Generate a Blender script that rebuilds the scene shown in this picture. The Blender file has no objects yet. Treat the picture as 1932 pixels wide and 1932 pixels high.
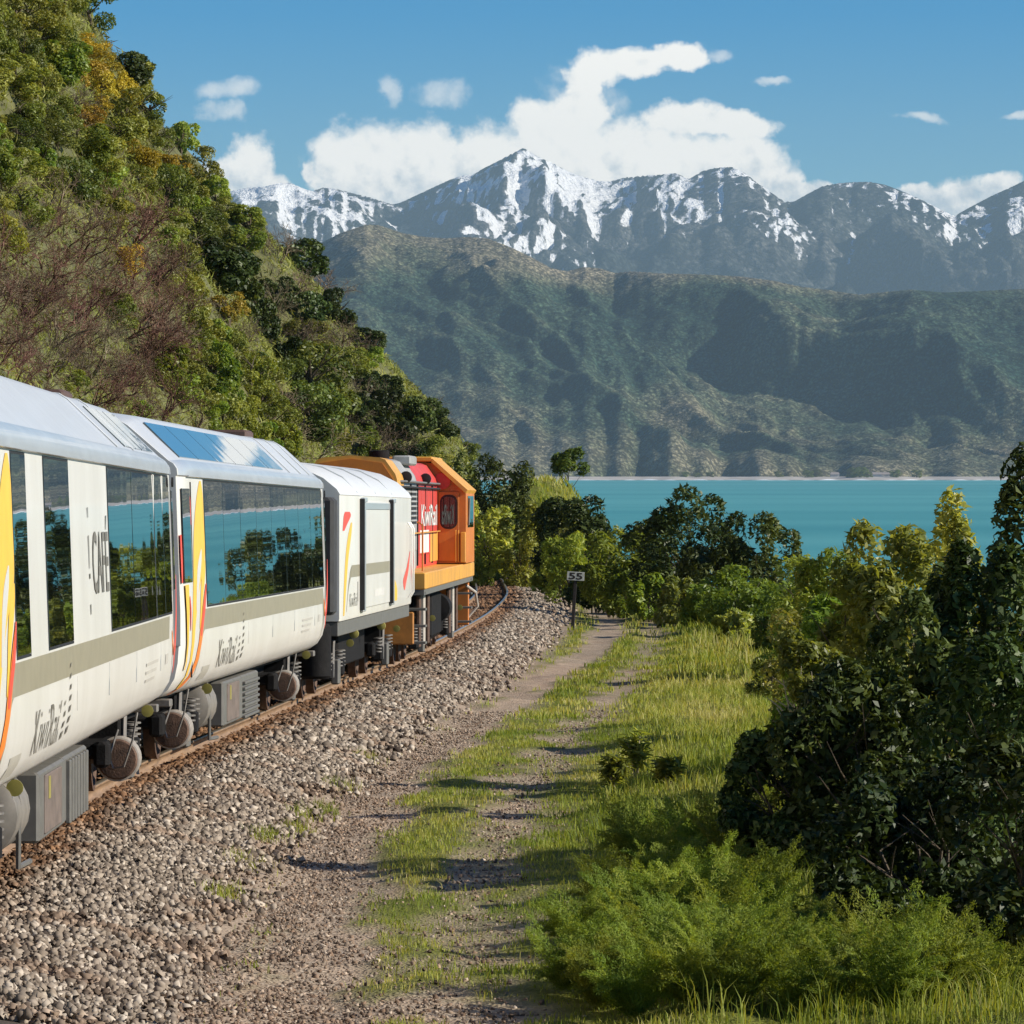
import bpy, math, random
import numpy as np
from mathutils import Vector, Matrix

random.seed(7)
rng = np.random.default_rng(11)
SC = bpy.context.scene
COL = SC.collection
R = math.radians

# ------------------------------------------------------------------ camera, light, sky
F, CX, HY = 9200.0, 966.0, 893.0          # long lens: focal length in units of the 1932 px wide picture, centre, horizon row
cam_d = bpy.data.cameras.new('camera')
cam_d.sensor_width = 36.0
cam_d.lens = 36.0 * F / 1932.0
cam_d.clip_start = 0.5
cam_d.clip_end = 120000.0
cam = bpy.data.objects.new('camera', cam_d)
COL.objects.link(cam)
cam.location = (0, 0, 0)
cam.rotation_euler = (R(90) - math.atan((966.0 - HY) / F), 0, 0)
SC.camera = cam

SUN_AZ, SUN_EL = R(98), R(28.5)
sun_dir = Vector((math.sin(SUN_AZ) * math.cos(SUN_EL), math.cos(SUN_AZ) * math.cos(SUN_EL), math.sin(SUN_EL)))
sun_d = bpy.data.lights.new('sun', 'SUN')
sun_d.energy = 5.0
sun_d.angle = R(0.53)
sun_d.color = (1.0, 0.93, 0.80)
sun = bpy.data.objects.new('sun', sun_d)
COL.objects.link(sun)
sun.rotation_euler = sun_dir.to_track_quat('Z', 'Y').to_euler()

SC.render.engine = 'CYCLES'
SC.view_settings.view_transform = 'Standard'
SC.view_settings.look = 'None'
SC.view_settings.exposure = 0.46
SC.view_settings.gamma = 1.0
SC.cycles.use_denoising = True
SC.cycles.max_bounces = 5
SC.cycles.diffuse_bounces = 2
SC.cycles.glossy_bounces = 3
SC.cycles.transparent_max_bounces = 8
SC.cycles.volume_bounces = 0


def build_world():
    w = bpy.data.worlds.new('World')
    SC.world = w
    w.use_nodes = True
    nt = w.node_tree
    N, L = nt.nodes, nt.links
    N.clear()

    def nd(t, **k):
        n = N.new(t)
        for a, b in k.items():
            setattr(n, a, b)
        return n

    def m(op, a, b=None, c=None, clamp=False):
        n = nd('ShaderNodeMath', operation=op, use_clamp=clamp)
        for i, v in enumerate((a, b, c)):
            if v is None:
                continue
            if isinstance(v, (int, float)):
                n.inputs[i].default_value = v
            else:
                L.new(v, n.inputs[i])
        return n.outputs[0]

    out = nd('ShaderNodeOutputWorld')
    sky = nd('ShaderNodeTexSky', sky_type='NISHITA')
    sky.sun_disc = False
    sky.sun_elevation = SUN_EL
    sky.sun_rotation = SUN_AZ
    sky.altitude = 1200
    sky.air_density = 1.0
    sky.dust_density = 0.0
    sky.ozone_density = 4.0
    hs = nd('ShaderNodeHueSaturation')
    hs.inputs['Hue'].default_value = 0.510
    hs.inputs['Saturation'].default_value = 1.85
    hs.inputs['Value'].default_value = 1.0
    L.new(sky.outputs[0], hs.inputs['Color'])
    bg = nd('ShaderNodeBackground')
    bg.inputs['Strength'].default_value = 0.076
    L.new(hs.outputs[0], bg.inputs['Color'])

    tc = nd('ShaderNodeTexCoord')
    sep = nd('ShaderNodeSeparateXYZ')
    L.new(tc.outputs['Generated'], sep.inputs[0])
    az = m('ARCTAN2', sep.outputs[0], sep.outputs[1])
    hor = m('SQRT', m('ADD', m('MULTIPLY', sep.outputs[0], sep.outputs[0]), m('MULTIPLY', sep.outputs[1], sep.outputs[1])))
    el = m('DIVIDE', sep.outputs[2], m('MAXIMUM', hor, 0.02))
    # cloud chart: hundreds of picture pixels along the horizon and above it; the bank repeats round the horizon
    uu = m('WRAP', m('ADD', m('MULTIPLY', az, F / 100), CX / 100), 22.5, -2.5)
    vv = m('SUBTRACT', HY / 100, m('MULTIPLY', el, F / 100))
    cmb = nd('ShaderNodeCombineXYZ')
    L.new(uu, cmb.inputs[0])
    L.new(vv, cmb.inputs[1])

    def noise(scale, detail, rough, w=0.0):
        n = nd('ShaderNodeTexNoise', noise_dimensions='4D')
        n.inputs['Scale'].default_value = scale
        n.inputs['Detail'].default_value = detail
        n.inputs['Roughness'].default_value = rough
        n.inputs['W'].default_value = w
        L.new(cmb.outputs[0], n.inputs['Vector'])
        return n
    warp = noise(0.75, 5, 0.62, 1.3)
    wv = nd('ShaderNodeVectorMath', operation='SUBTRACT')
    wv.inputs[1].default_value = (0.5, 0.5, 0.5)
    L.new(warp.outputs['Color'], wv.inputs[0])
    ws = nd('ShaderNodeVectorMath', operation='MULTIPLY')
    ws.inputs[1].default_value = (1.15, 0.85, 0.0)
    L.new(wv.outputs[0], ws.inputs[0])
    pos = nd('ShaderNodeVectorMath', operation='ADD')
    L.new(cmb.outputs[0], pos.inputs[0])
    L.new(ws.outputs[0], pos.inputs[1])

    def field(blobs):
        f = None
        for cx, cy, rx, ry in blobs:
            s = nd('ShaderNodeVectorMath', operation='SUBTRACT')
            s.inputs[1].default_value = (cx, cy, 0)
            L.new(pos.outputs[0], s.inputs[0])
            q = nd('ShaderNodeVectorMath', operation='MULTIPLY')
            q.inputs[1].default_value = (1 / rx, 1 / ry, 0)
            L.new(s.outputs[0], q.inputs[0])
            d = nd('ShaderNodeVectorMath', operation='DOT_PRODUCT')
            L.new(q.outputs[0], d.inputs[0])
            L.new(q.outputs[0], d.inputs[1])
            v = m('SUBTRACT', 1.0, d.outputs['Value'])
            f = v if f is None else m('SMOOTH_MAX', f, v, 0.25)
        return f
    dense = field([
        (6.8, 3.3, 1.05, 1.05), (7.9, 3.25, 1.3, 1.0), (9.2, 3.25, 1.5, 0.95), (10.6, 3.1, 1.5, 1.05), (12.2, 3.05, 1.6, 0.85),
        (13.7, 3.2, 1.35, 0.8), (14.4, 3.4, 0.85, 0.75), (10.3, 2.4, 0.8, 0.6), (11.0, 2.1, 0.62, 0.6), (11.0, 1.6, 0.42, 0.5),
        (11.3, 1.25, 0.62, 0.40), (12.0, 1.15, 0.75, 0.34), (12.8, 1.05, 0.6, 0.30), (12.9, 2.25, 0.95, 0.38), (13.9, 2.35, 0.85, 0.28),
        (4.75, 3.2, 0.55, 0.75), (4.3, 3.55, 0.6, 0.6), (5.2, 3.65, 0.5, 0.4), (5.9, 3.25, 0.15, 0.25),
        (15.2, 3.62, 0.55, 0.3), (17.9, 3.75, 0.9, 0.4), (18.7, 3.6, 0.55, 0.35), (17.3, 3.55, 0.3, 0.2), (20.8, 3.5, 1.2, 0.6), (-1.2, 3.5, 1.3, 0.7),
    ])
    thin = field([
        (4.3, 1.72, 0.75, 0.28), (4.15, 2.15, 0.5, 0.25), (8.25, 1.78, 0.65, 0.33), (7.35, 1.75, 0.25, 0.4), (13.6, 1.0, 0.45, 0.2),
        (11.0, 1.9, 0.9, 0.8), (12.2, 2.6, 2.2, 0.5), (17.4, 2.3, 0.5, 0.12), (19.2, 2.2, 0.35, 0.12), (14.6, 1.6, 0.4, 0.1),
    ])
    puff = noise(1.7, 9, 0.60, 4.2)
    off = nd('ShaderNodeVectorMath', operation='ADD')
    off.inputs[1].default_value = (0.16, -0.16, 0)
    L.new(cmb.outputs[0], off.inputs[0])
    puff2 = noise(1.7, 5, 0.55, 4.2)
    L.new(off.outputs[0], puff2.inputs['Vector'])
    pf = m('SUBTRACT', puff.outputs['Fac'], 0.5)

    def ss(v, a, b):
        n = nd('ShaderNodeMapRange', interpolation_type='SMOOTHSTEP')
        n.inputs['From Min'].default_value = a
        n.inputs['From Max'].default_value = b
        L.new(v, n.inputs['Value'])
        return n.outputs[0]
    fd = m('ADD', dense, m('MULTIPLY', pf, 1.8))
    a1 = ss(fd, -0.12, 0.58)
    a2 = m('MULTIPLY', ss(m('ADD', thin, m('MULTIPLY', pf, 2.2)), 0.1, 1.3), 0.62)
    alpha = m('MAXIMUM', a1, a2)
    shade_n = noise(1.3, 6, 0.6, 9.1)
    lit = m('MULTIPLY', m('SUBTRACT', puff.outputs['Fac'], puff2.outputs['Fac']), 1.6)  # sunlit and shaded sides painted into the cloud colour
    sh = ss(m('ADD', m('ADD', lit, m('MULTIPLY', shade_n.outputs['Fac'], 0.5)), m('MULTIPLY', ss(vv, 4.0, 2.7), 0.55)), 0.04, 0.72)
    cr = nd('ShaderNodeMix', data_type='RGBA')
    L.new(sh, cr.inputs[0])
    cr.inputs[6].default_value = (0.46, 0.53, 0.58, 1)
    cr.inputs[7].default_value = (0.99, 0.945, 0.87, 1)
    bgc = nd('ShaderNodeBackground')
    bgc.inputs['Strength'].default_value = 0.95
    L.new(cr.outputs[2], bgc.inputs['Color'])
    mix = nd('ShaderNodeMixShader')
    L.new(alpha, mix.inputs[0])
    L.new(bg.outputs[0], mix.inputs[1])
    L.new(bgc.outputs[0], mix.inputs[2])
    L.new(mix.outputs[0], out.inputs['Surface'])


build_world()
SC.world.cycles.sampling_method = 'NONE'     # a smooth sky: found by the bounced rays alone


# ------------------------------------------------------------------ helpers
def spline(xs, ys):
    """natural cubic spline through the knots, returned as a fast lookup"""
    xs, ys = np.array(xs, float), np.array(ys, float)
    n = len(xs)
    h = np.diff(xs)
    A = np.zeros((n, n))
    b = np.zeros(n)
    A[0, 0] = A[-1, -1] = 1
    for i in range(1, n - 1):
        A[i, i - 1], A[i, i], A[i, i + 1] = h[i - 1], 2 * (h[i - 1] + h[i]), h[i]
        b[i] = 6 * ((ys[i + 1] - ys[i]) / h[i] - (ys[i] - ys[i - 1]) / h[i - 1])
    M = np.linalg.solve(A, b)
    t = np.linspace(xs[0], xs[-1], 3000)
    k = np.clip(np.searchsorted(xs, t) - 1, 0, n - 2)
    a, c = xs[k + 1] - t, t - xs[k]
    v = (M[k] * a**3 + M[k + 1] * c**3) / (6 * h[k]) + (ys[k] / h[k] - M[k] * h[k] / 6) * a + (ys[k + 1] / h[k] - M[k + 1] * h[k] / 6) * c
    return lambda q: np.interp(q, t, v)


def frac(x):
    return x - np.floor(x)


def perlin(x, y, seed=0):
    xi, yi = np.floor(x), np.floor(y)
    xf, yf = x - xi, y - yi

    def g(ix, iy):
        a = frac(np.sin(ix * 127.1 + iy * 311.7 + seed * 74.7) * 43758.5453) * 2 * np.pi
        return np.cos(a), np.sin(a)
    u = xf * xf * xf * (xf * (xf * 6 - 15) + 10)
    v = yf * yf * yf * (yf * (yf * 6 - 15) + 10)
    r = []
    for dx in (0, 1):
        for dy in (0, 1):
            gx, gy = g(xi + dx, yi + dy)
            r.append(gx * (xf - dx) + gy * (yf - dy))
    a = r[0] + (r[2] - r[0]) * u
    b = r[1] + (r[3] - r[1]) * u
    return (a + (b - a) * v) * 1.5


def fbm(x, y, o=4, seed=0, gain=0.5):
    s, a = 0, 1.0
    for i in range(o):
        s = s + a * perlin(x * 2**i + i * 13.7, y * 2**i + i * 7.3, seed + i)
        a *= gain
    return s


def ridged(x, y, o=4, seed=0, gain=0.5):
    s, a, t = 0, 1.0, 0
    for i in range(o):
        s = s + a * (1 - np.abs(perlin(x * 2**i + i * 5.1, y * 2**i + i * 9.2, seed + i)) * 1.6)
        t += a
        a *= gain
    return s / t


def smooth(v, a, b):
    t = np.clip((v - a) / (b - a), 0, 1)
    return t * t * (3 - 2 * t)


def npmesh(name, V, Q=None, T=None, mat=None, shade=False, attrs=None, mats=None, mat_idx=None):
    """one mesh from numpy arrays of vertices, quads and triangles"""
    me = bpy.data.meshes.new(name)
    V = np.asarray(V, np.float32).reshape(-1, 3)
    nq = 0 if Q is None else len(Q)
    ntr = 0 if T is None else len(T)
    parts, starts, tot = [], [], 0
    if nq:
        parts.append(np.asarray(Q, np.int32).ravel())
        starts.append(np.arange(nq) * 4)
        tot = nq * 4
    if ntr:
        parts.append(np.asarray(T, np.int32).ravel())
        starts.append(tot + np.arange(ntr) * 3)
    loops = np.concatenate(parts)
    st = np.concatenate(starts).astype(np.int32)
    me.vertices.add(len(V))
    me.vertices.foreach_set('co', V.ravel())
    me.loops.add(len(loops))
    me.loops.foreach_set('vertex_index', loops)
    me.polygons.add(nq + ntr)
    me.polygons.foreach_set('loop_start', st)
    if attrs:
        for k, a in attrs.items():
            at = me.attributes.new(k, 'FLOAT', 'POINT')
            at.data.foreach_set('value', np.asarray(a, np.float32).ravel())
    for x in ([mat] if mats is None else mats):
        me.materials.append(x)
    if mat_idx is not None:
        me.polygons.foreach_set('material_index', np.asarray(mat_idx, np.int32))
    me.update(calc_edges=True)
    me.validate()
    if shade:
        me.polygons.foreach_set('use_smooth', np.ones(nq + ntr, bool))
    return me


def grid_quads(nr, nc):
    i = np.arange(nr - 1)[:, None] * nc + np.arange(nc - 1)[None, :]
    return np.stack([i, i + 1, i + 1 + nc, i + nc], -1).reshape(-1, 4)


def link(name, data, parent=None):
    o = bpy.data.objects.new(name, data)
    COL.objects.link(o)
    if parent is not None:
        o.parent = parent
    return o


def tag(o, label=None, cat=None, group=None, kind=None):
    for k, v in (('label', label), ('category', cat), ('group', group), ('kind', kind)):
        if v:
            o[k] = v
    return o


def empty(name, loc=(0, 0, 0), rot=(0, 0, 0)):
    o = bpy.data.objects.new(name, None)
    COL.objects.link(o)
    o.location = loc
    o.rotation_euler = rot
    return o


class MB:
    """collects boxes, tubes and prisms; build() links them as one mesh object"""
    def __init__(s):
        s.v, s.f = [], []

    def box(s, x0, x1, y0, y1, z0, z1, bev=0.0):
        b = len(s.v)
        if bev <= 0:
            s.v += [(x, y, z) for z in (z0, z1) for y in (y0, y1) for x in (x0, x1)]
            s.f += [tuple(b + k for k in q) for q in ((0, 2, 3, 1), (4, 5, 7, 6), (0, 1, 5, 4), (2, 6, 7, 3), (0, 4, 6, 2), (1, 3, 7, 5))]
            return s
        rings = ((z0, bev), (z0 + bev, 0), (z1 - bev, 0), (z1, bev))
        for z, i in rings:
            a0, a1, c0, c1 = x0 + i, x1 - i, y0 + i, y1 - i
            e = bev
            s.v += [(a0 + e, c0, z), (a1 - e, c0, z), (a1, c0 + e, z), (a1, c1 - e, z), (a1 - e, c1, z), (a0 + e, c1, z), (a0, c1 - e, z), (a0, c0 + e, z)]
        for r in range(3):
            for k in range(8):
                k2 = (k + 1) % 8
                s.f.append((b + r * 8 + k, b + r * 8 + k2, b + r * 8 + 8 + k2, b + r * 8 + 8 + k))
        s.f.append(tuple(b + 7 - k for k in range(8)))
        s.f.append(tuple(b + 24 + k for k in range(8)))
        return s

    def tube(s, pts, rad, n=6, cap=True):
        pts = [Vector(p) for p in pts]
        if isinstance(rad, (int, float)):
            rad = [rad] * len(pts)
        b = len(s.v)
        for i, p in enumerate(pts):
            d = (pts[min(i + 1, len(pts) - 1)] - pts[max(i - 1, 0)]).normalized()
            a = d.orthogonal().normalized() if i == 0 else (a - d * a.dot(d)).normalized()
            c = d.cross(a)
            for k in range(n):
                t = 2 * math.pi * k / n
                s.v.append(tuple(p + (a * math.cos(t) + c * math.sin(t)) * rad[i]))
        for i in range(len(pts) - 1):
            for k in range(n):
                k2 = (k + 1) % n
                s.f.append((b + i * n + k, b + i * n + k2, b + i * n + n + k2, b + i * n + n + k))
        if cap:
            s.f.append(tuple(b + n - 1 - k for k in range(n)))
            e = b + (len(pts) - 1) * n
            s.f.append(tuple(e + k for k in range(n)))
        return s

    def lathe(s, prof, centre, axis='y', n=20):
        """prof: (radius, offset along axis)"""
        b = len(s.v)
        cx, cy, cz = centre
        for r, o in prof:
            for k in range(n):
                t = 2 * math.pi * k / n
                p, q = r * math.cos(t), r * math.sin(t)
                s.v.append({'y': (cx + p, cy + o, cz + q), 'x': (cx + o, cy + p, cz + q), 'z': (cx + p, cy + q, cz + o)}[axis])
        for i in range(len(prof) - 1):
            for k in range(n):
                k2 = (k + 1) % n
                s.f.append((b + i * n + k, b + i * n + k2, b + i * n + n + k2, b + i * n + n + k))
        s.f.append(tuple(b + k for k in range(n)))
        e = b + (len(prof) - 1) * n
        s.f.append(tuple(e + n - 1 - k for k in range(n)))
        return s

    def prism(s, poly, y0, y1):
        """poly in (x, z), extruded along y"""
        b, n = len(s.v), len(poly)
        s.v += [(x, y0, z) for x, z in poly] + [(x, y1, z) for x, z in poly]
        s.f.append(tuple(b + k for k in range(n)))
        s.f.append(tuple(b + 2 * n - 1 - k for k in range(n)))
        for k in range(n):
            k2 = (k + 1) % n
            s.f.append((b + k2, b + k, b + n + k, b + n + k2))
        return s

    def mesh(s, name, mat, shade=False):
        me = bpy.data.meshes.new(name)
        me.from_pydata(s.v, [], s.f)
        me.materials.append(mat)
        me.update()
        import bmesh
        bm = bmesh.new()
        bm.from_mesh(me)
        bmesh.ops.recalc_face_normals(bm, faces=bm.faces)
        bm.to_mesh(me)
        bm.free()
        if shade:
            me.polygons.foreach_set('use_smooth', np.ones(len(me.polygons), bool))
            try:
                me.set_sharp_from_angle(angle=R(35))
            except Exception:
                pass
        return me

    def build(s, name, mat, parent=None, shade=False):
        return link(name, s.mesh(name, mat, shade), parent)


# ------------------------------------------------------------------ materials
def mat_base(name):
    m = bpy.data.materials.new(name)
    m.use_nodes = True
    nt = m.node_tree
    return m, nt, nt.nodes['Principled BSDF']


def plain(name, col, rough=0.5, metal=0.0, vary=0.12, scale=6.0, bump=0.0, bscale=60.0, coat=0.0, spec=0.5, stretch=(1, 1, 1), dirt=None):
    m, nt, p = mat_base(name)
    N, L = nt.nodes, nt.links
    p.inputs['Roughness'].default_value = rough
    p.inputs['Metallic'].default_value = metal
    p.inputs['Specular IOR Level'].default_value = spec
    p.inputs['Coat Weight'].default_value = coat
    p.inputs['Coat Roughness'].default_value = 0.05
    tc = N.new('ShaderNodeTexCoord')
    mp = N.new('ShaderNodeMapping')
    mp.inputs['Scale'].default_value = stretch
    L.new(tc.outputs['Object'], mp.inputs[0])
    no = N.new('ShaderNodeTexNoise')
    no.inputs['Scale'].default_value = scale
    no.inputs['Detail'].default_value = 5
    no.inputs['Roughness'].default_value = 0.6
    L.new(mp.outputs[0], no.inputs['Vector'])
    cr = N.new('ShaderNodeValToRGB')
    e = cr.color_ramp.elements
    e[0].position, e[1].position = 0.3, 0.7
    c = col
    e[0].color = tuple(max(0, x * (1 - vary)) for x in c) + (1,)
    e[1].color = tuple(min(1, x * (1 + vary)) for x in c) + (1,)
    if dirt:
        e[0].color = tuple(dirt) + (1,)
    L.new(no.outputs['Fac'], cr.inputs[0])
    L.new(cr.outputs[0], p.inputs['Base Color'])
    if bump > 0:
        n2 = N.new('ShaderNodeTexNoise')
        n2.inputs['Scale'].default_value = bscale
        n2.inputs['Detail'].default_value = 4
        L.new(tc.outputs['Object'], n2.inputs['Vector'])
        b = N.new('ShaderNodeBump')
        b.inputs['Strength'].default_value = bump
        b.inputs['Distance'].default_value = 0.02
        L.new(n2.outputs['Fac'], b.inputs['Height'])
        L.new(b.outputs[0], p.inputs['Normal'])
    return m


def foliage(name, cols, rough=0.5, trans=0.3, spec=0.35, hue=0.02, val=0.3):
    """leaf material: each leaf its own tone (point attribute rnd), each plant its own shift"""
    m, nt, p = mat_base(name)
    N, L = nt.nodes, nt.links
    at = N.new('ShaderNodeAttribute')
    at.attribute_name = 'rnd'
    cr = N.new('ShaderNodeValToRGB')
    e = cr.color_ramp.elements
    while len(e) < len(cols):
        e.new(0.5)
    for i, c in enumerate(cols):
        e[i].position = i / max(1, len(cols) - 1)
        e[i].color = tuple(c) + (1,)
    L.new(at.outputs['Fac'], cr.inputs[0])
    oi = N.new('ShaderNodeObjectInfo')
    hs = N.new('ShaderNodeHueSaturation')
    mr = N.new('ShaderNodeMapRange')
    mr.inputs['To Min'].default_value = 0.5 - hue
    mr.inputs['To Max'].default_value = 0.5 + hue
    L.new(oi.outputs['Random'], mr.inputs['Value'])
    L.new(mr.outputs[0], hs.inputs['Hue'])
    mv = N.new('ShaderNodeMath')
    mv.operation = 'MULTIPLY'
    mv.inputs[1].default_value = 7.31
    L.new(oi.outputs['Random'], mv.inputs[0])
    fr = N.new('ShaderNodeMath')
    fr.operation = 'FRACT'
    L.new(mv.outputs[0], fr.inputs[0])
    m2 = N.new('ShaderNodeMapRange')
    m2.inputs['To Min'].default_value = 1 - val
    m2.inputs['To Max'].default_value = 1 + val
    L.new(fr.outputs[0], m2.inputs['Value'])
    L.new(m2.outputs[0], hs.inputs['Value'])
    L.new(cr.outputs[0], hs.inputs['Color'])
    L.new(hs.outputs[0], p.inputs['Base Color'])
    p.inputs['Roughness'].default_value = rough
    p.inputs['Specular IOR Level'].default_value = spec
    tr = N.new('ShaderNodeBsdfTranslucent')
    g = N.new('ShaderNodeMix')
    g.data_type = 'RGBA'
    g.blend_type = 'MULTIPLY'
    g.inputs[0].default_value = 1.0
    g.inputs[7].default_value = (1.5, 1.35, 0.5, 1)
    L.new(hs.outputs[0], g.inputs[6])
    L.new(g.outputs[2], tr.inputs['Color'])
    mx = N.new('ShaderNodeMixShader')
    mx.inputs[0].default_value = trans
    out = N['Material Output']
    L.new(p.outputs[0], mx.inputs[1])
    L.new(tr.outputs[0], mx.inputs[2])
    L.new(mx.outputs[0], out.inputs['Surface'])
    return m

# ------------------------------------------------------------------ the lie of the land
# rail level below the camera along the line, and the line of the right-hand rail
HR = spline([-40, 0, 30, 50, 70, 85, 100, 130, 160, 200, 260, 400], [2.3, 2.6, 2.92, 3.13, 3.33, 3.46, 3.56, 3.80, 4.02, 4.22, 4.40, 4.6])


def on_rail(x, y):
    Y = 80.0
    for _ in range(40):
        Y = 0.5 * Y + 0.5 * float(HR(Y)) * F / (y - HY)
    return Y, (x - CX) / F * Y


_pts = [on_rail(*p) for p in ((342.7, 1404), (470, 1352), (589, 1301), (654, 1275), (749, 1241), (803, 1218), (860, 1190), (910, 1163), (943, 1138), (957, 1114), (950, 1098), (921, 1086))]
_xs = [-40, 0, 16, 30, 42, 50] + [p[0] for p in _pts] + [_pts[-1][0] + 12, _pts[-1][0] + 30, 400]
_ys = [-0.2, -2.0, -3.3, -4.05, -4.25, -4.17] + [p[1] for p in _pts] + [_pts[-1][1] - 2.6, _pts[-1][1] - 8.5, -100]
XR = spline(_xs, _ys)


def shoulder(u):
    """height of the ballast over rail level, u = metres to the right of the right-hand rail"""
    return np.interp(u, [-3.4, -2.2, -1.5, -0.5, 0.45, 1.0, 2.2, 2.6], [-0.62, -0.30, -0.17, -0.16, -0.15, -0.19, -0.46, -0.56])


def ground_z(X, Y):
    u = X - XR(Y)
    z = -(HR(Y) + 0.46)
    z = z - 0.30 * smooth(u, 1.9, 1.4) * smooth(u, -4.5, -3.5)
    z = z - 0.09 * np.maximum(u - 7.0, 0)**1.25
    z = z - 0.22 * np.maximum(Y - 250, 0) * smooth(X, -6, 6)
    z = z + 0.05 * fbm(X * 0.9, Y * 0.35, 3, 5)
    z = z + 0.12 * smooth(u, 4.6, 5.6) * (0.6 + fbm(X * 0.6, Y * 0.2, 2, 8))
    # worn wheel tracks
    z = z - 0.05 * track_mask(X, Y)
    # grassy knoll past the bend
    z = z + (4.9 + 0.5 * fbm(X * 0.5, Y * 0.2, 3, 12)) * np.exp(-(((X - 1.4) / 3.3)**2 + ((Y - 234) / 13)**2) ** 1.5)
    return np.maximum(z, -16)


def at_ground(x, y, zf=None):
    """where the sight line through picture point x, y meets the ground"""
    Y = 60.0
    for _ in range(60):
        X = (x - CX) / F * Y
        Y = 0.6 * Y + 0.4 * float(HR(Y) + 0.46) * F / (y - HY)
    return Y, (x - CX) / F * Y


_t1 = [at_ground(*p) for p in ((545, 1890), (600, 1680), (690, 1520), (860, 1385), (1020, 1285), (1130, 1218), (1145, 1168), (1120, 1140))]
_t1.sort()
T1 = spline([0] + [p[0] for p in _t1] + [300], [-0.6] + [p[1] for p in _t1] + [3.0])
_t2 = [at_ground(*p) for p in ((870, 1810), (920, 1640), (1000, 1480), (1095, 1375), (1215, 1240), (1235, 1190))]
_t2.sort()
T2 = spline([0] + [p[0] for p in _t2] + [300], [0.2] + [p[1] for p in _t2] + [4.5])


def track_mask(X, Y):
    n = fbm(X * 1.3, Y * 0.5, 3, 21) * 0.34 + fbm(X * 4.1, Y * 2.2, 2, 25) * 0.15
    d1 = np.abs(X - T1(Y)) + n
    d2 = np.abs(X - T2(Y)) + n * 1.3
    m1 = np.maximum(smooth(d1, 0.68, 0.32), 0.66 * smooth(X - T1(Y) + n, 0.2, -0.2) * smooth(Y, 75, 50))
    m2 = smooth(d2, 0.56, 0.14) * (0.66 + 0.3 * smooth(fbm(X * 0.2, Y * 0.12, 2, 3), -0.2, 0.3))
    return np.maximum(m1, m2 * smooth(Y, 170, 150)) * smooth(Y, 176, 160)


def cut_z(d, Y):
    """the steep hill on the left: d = metres in from its foot"""
    base = -(HR(Y) + 0.5)
    z = base + 4.9 * smooth(d, -1.6, 0.2) + 1.66 * np.maximum(d, 0)
    z = z + (1.1 * fbm(d * 0.16, Y * 0.05, 3, 31) + 0.5 * fbm(d * 0.5, Y * 0.2, 3, 33)) * smooth(d, -1, 3)
    return z


def foot_x(Y):
    return XR(np.minimum(Y, 168.0)) - 5.35 - 0.34 * np.maximum(Y - 168, 0) + 0.5 * np.sin(Y * 0.11)


def head_z(X, Y):
    """second spur, past the bend"""
    d = (-1.6 - X)
    z = -4.9 + (5.6 * smooth(d, -1.6, 1.4) + np.maximum(d - 0.5, 0) * 1.06) * smooth(Y, 226, 262) + 0.7 * fbm(X * 0.15, Y * 0.08, 3, 41) * smooth(d, 0, 3)
    return z


# ------------------------------------------------------------------ ground materials
def ground_material():
    m, nt, p = mat_base('verge')
    N, L = nt.nodes, nt.links

    def attr(n):
        a = N.new('ShaderNodeAttribute')
        a.attribute_name = n
        return a.outputs['Fac']
    tc = N.new('ShaderNodeTexCoord')

    def noise(s, d=5, r=0.6):
        n = N.new('ShaderNodeTexNoise')
        n.inputs['Scale'].default_value = s
        n.inputs['Detail'].default_value = d
        n.inputs['Roughness'].default_value = r
        L.new(tc.outputs['Object'], n.inputs['Vector'])
        return n.outputs['Fac']

    def ramp(f, stops):
        c = N.new('ShaderNodeValToRGB')
        e = c.color_ramp.elements
        while len(e) < len(stops):
            e.new(0.5)
        for i, (q, k) in enumerate(stops):
            e[i].position = q
            e[i].color = tuple(k) + (1,)
        L.new(f, c.inputs[0])
        return c.outputs[0]

    def mix(f, a, b):
        x = N.new('ShaderNodeMix')
        x.data_type = 'RGBA'
        L.new(f, x.inputs[0])
        L.new(a, x.inputs[6])
        L.new(b, x.inputs[7])
        return x.outputs[2]
    vo = N.new('ShaderNodeTexVoronoi')
    vo.inputs['Scale'].default_value = 34
    L.new(tc.outputs['Object'], vo.inputs['Vector'])
    grit = ramp(vo.outputs['Color'], [(0.1, (0.16, 0.118, 0.082)), (0.5, (0.33, 0.255, 0.187)), (0.95, (0.48, 0.40, 0.31))])
    dirt = ramp(noise(1.1), [(0.35, (0.31, 0.225, 0.16)), (0.65, (0.46, 0.355, 0.26))])
    grit = mix(ramp(noise(2.3, 3), [(0.42, (0, 0, 0)), (0.6, (1, 1, 1))]), grit, dirt)
    grass = ramp(noise(3.2), [(0.3, (0.085, 0.10, 0.018)), (0.6, (0.15, 0.16, 0.03)), (0.8, (0.21, 0.19, 0.06))])
    L.new(mix(attr('worn'), grass, grit), p.inputs['Base Color'])
    p.inputs['Roughness'].default_value = 0.95
    p.inputs['Specular IOR Level'].default_value = 0.15
    b = N.new('ShaderNodeBump')
    b.inputs['Strength'].default_value = 0.8
    b.inputs['Distance'].default_value = 0.02
    L.new(vo.outputs['Distance'], b.inputs['Height'])
    L.new(b.outputs[0], p.inputs['Normal'])
    return m


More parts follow.
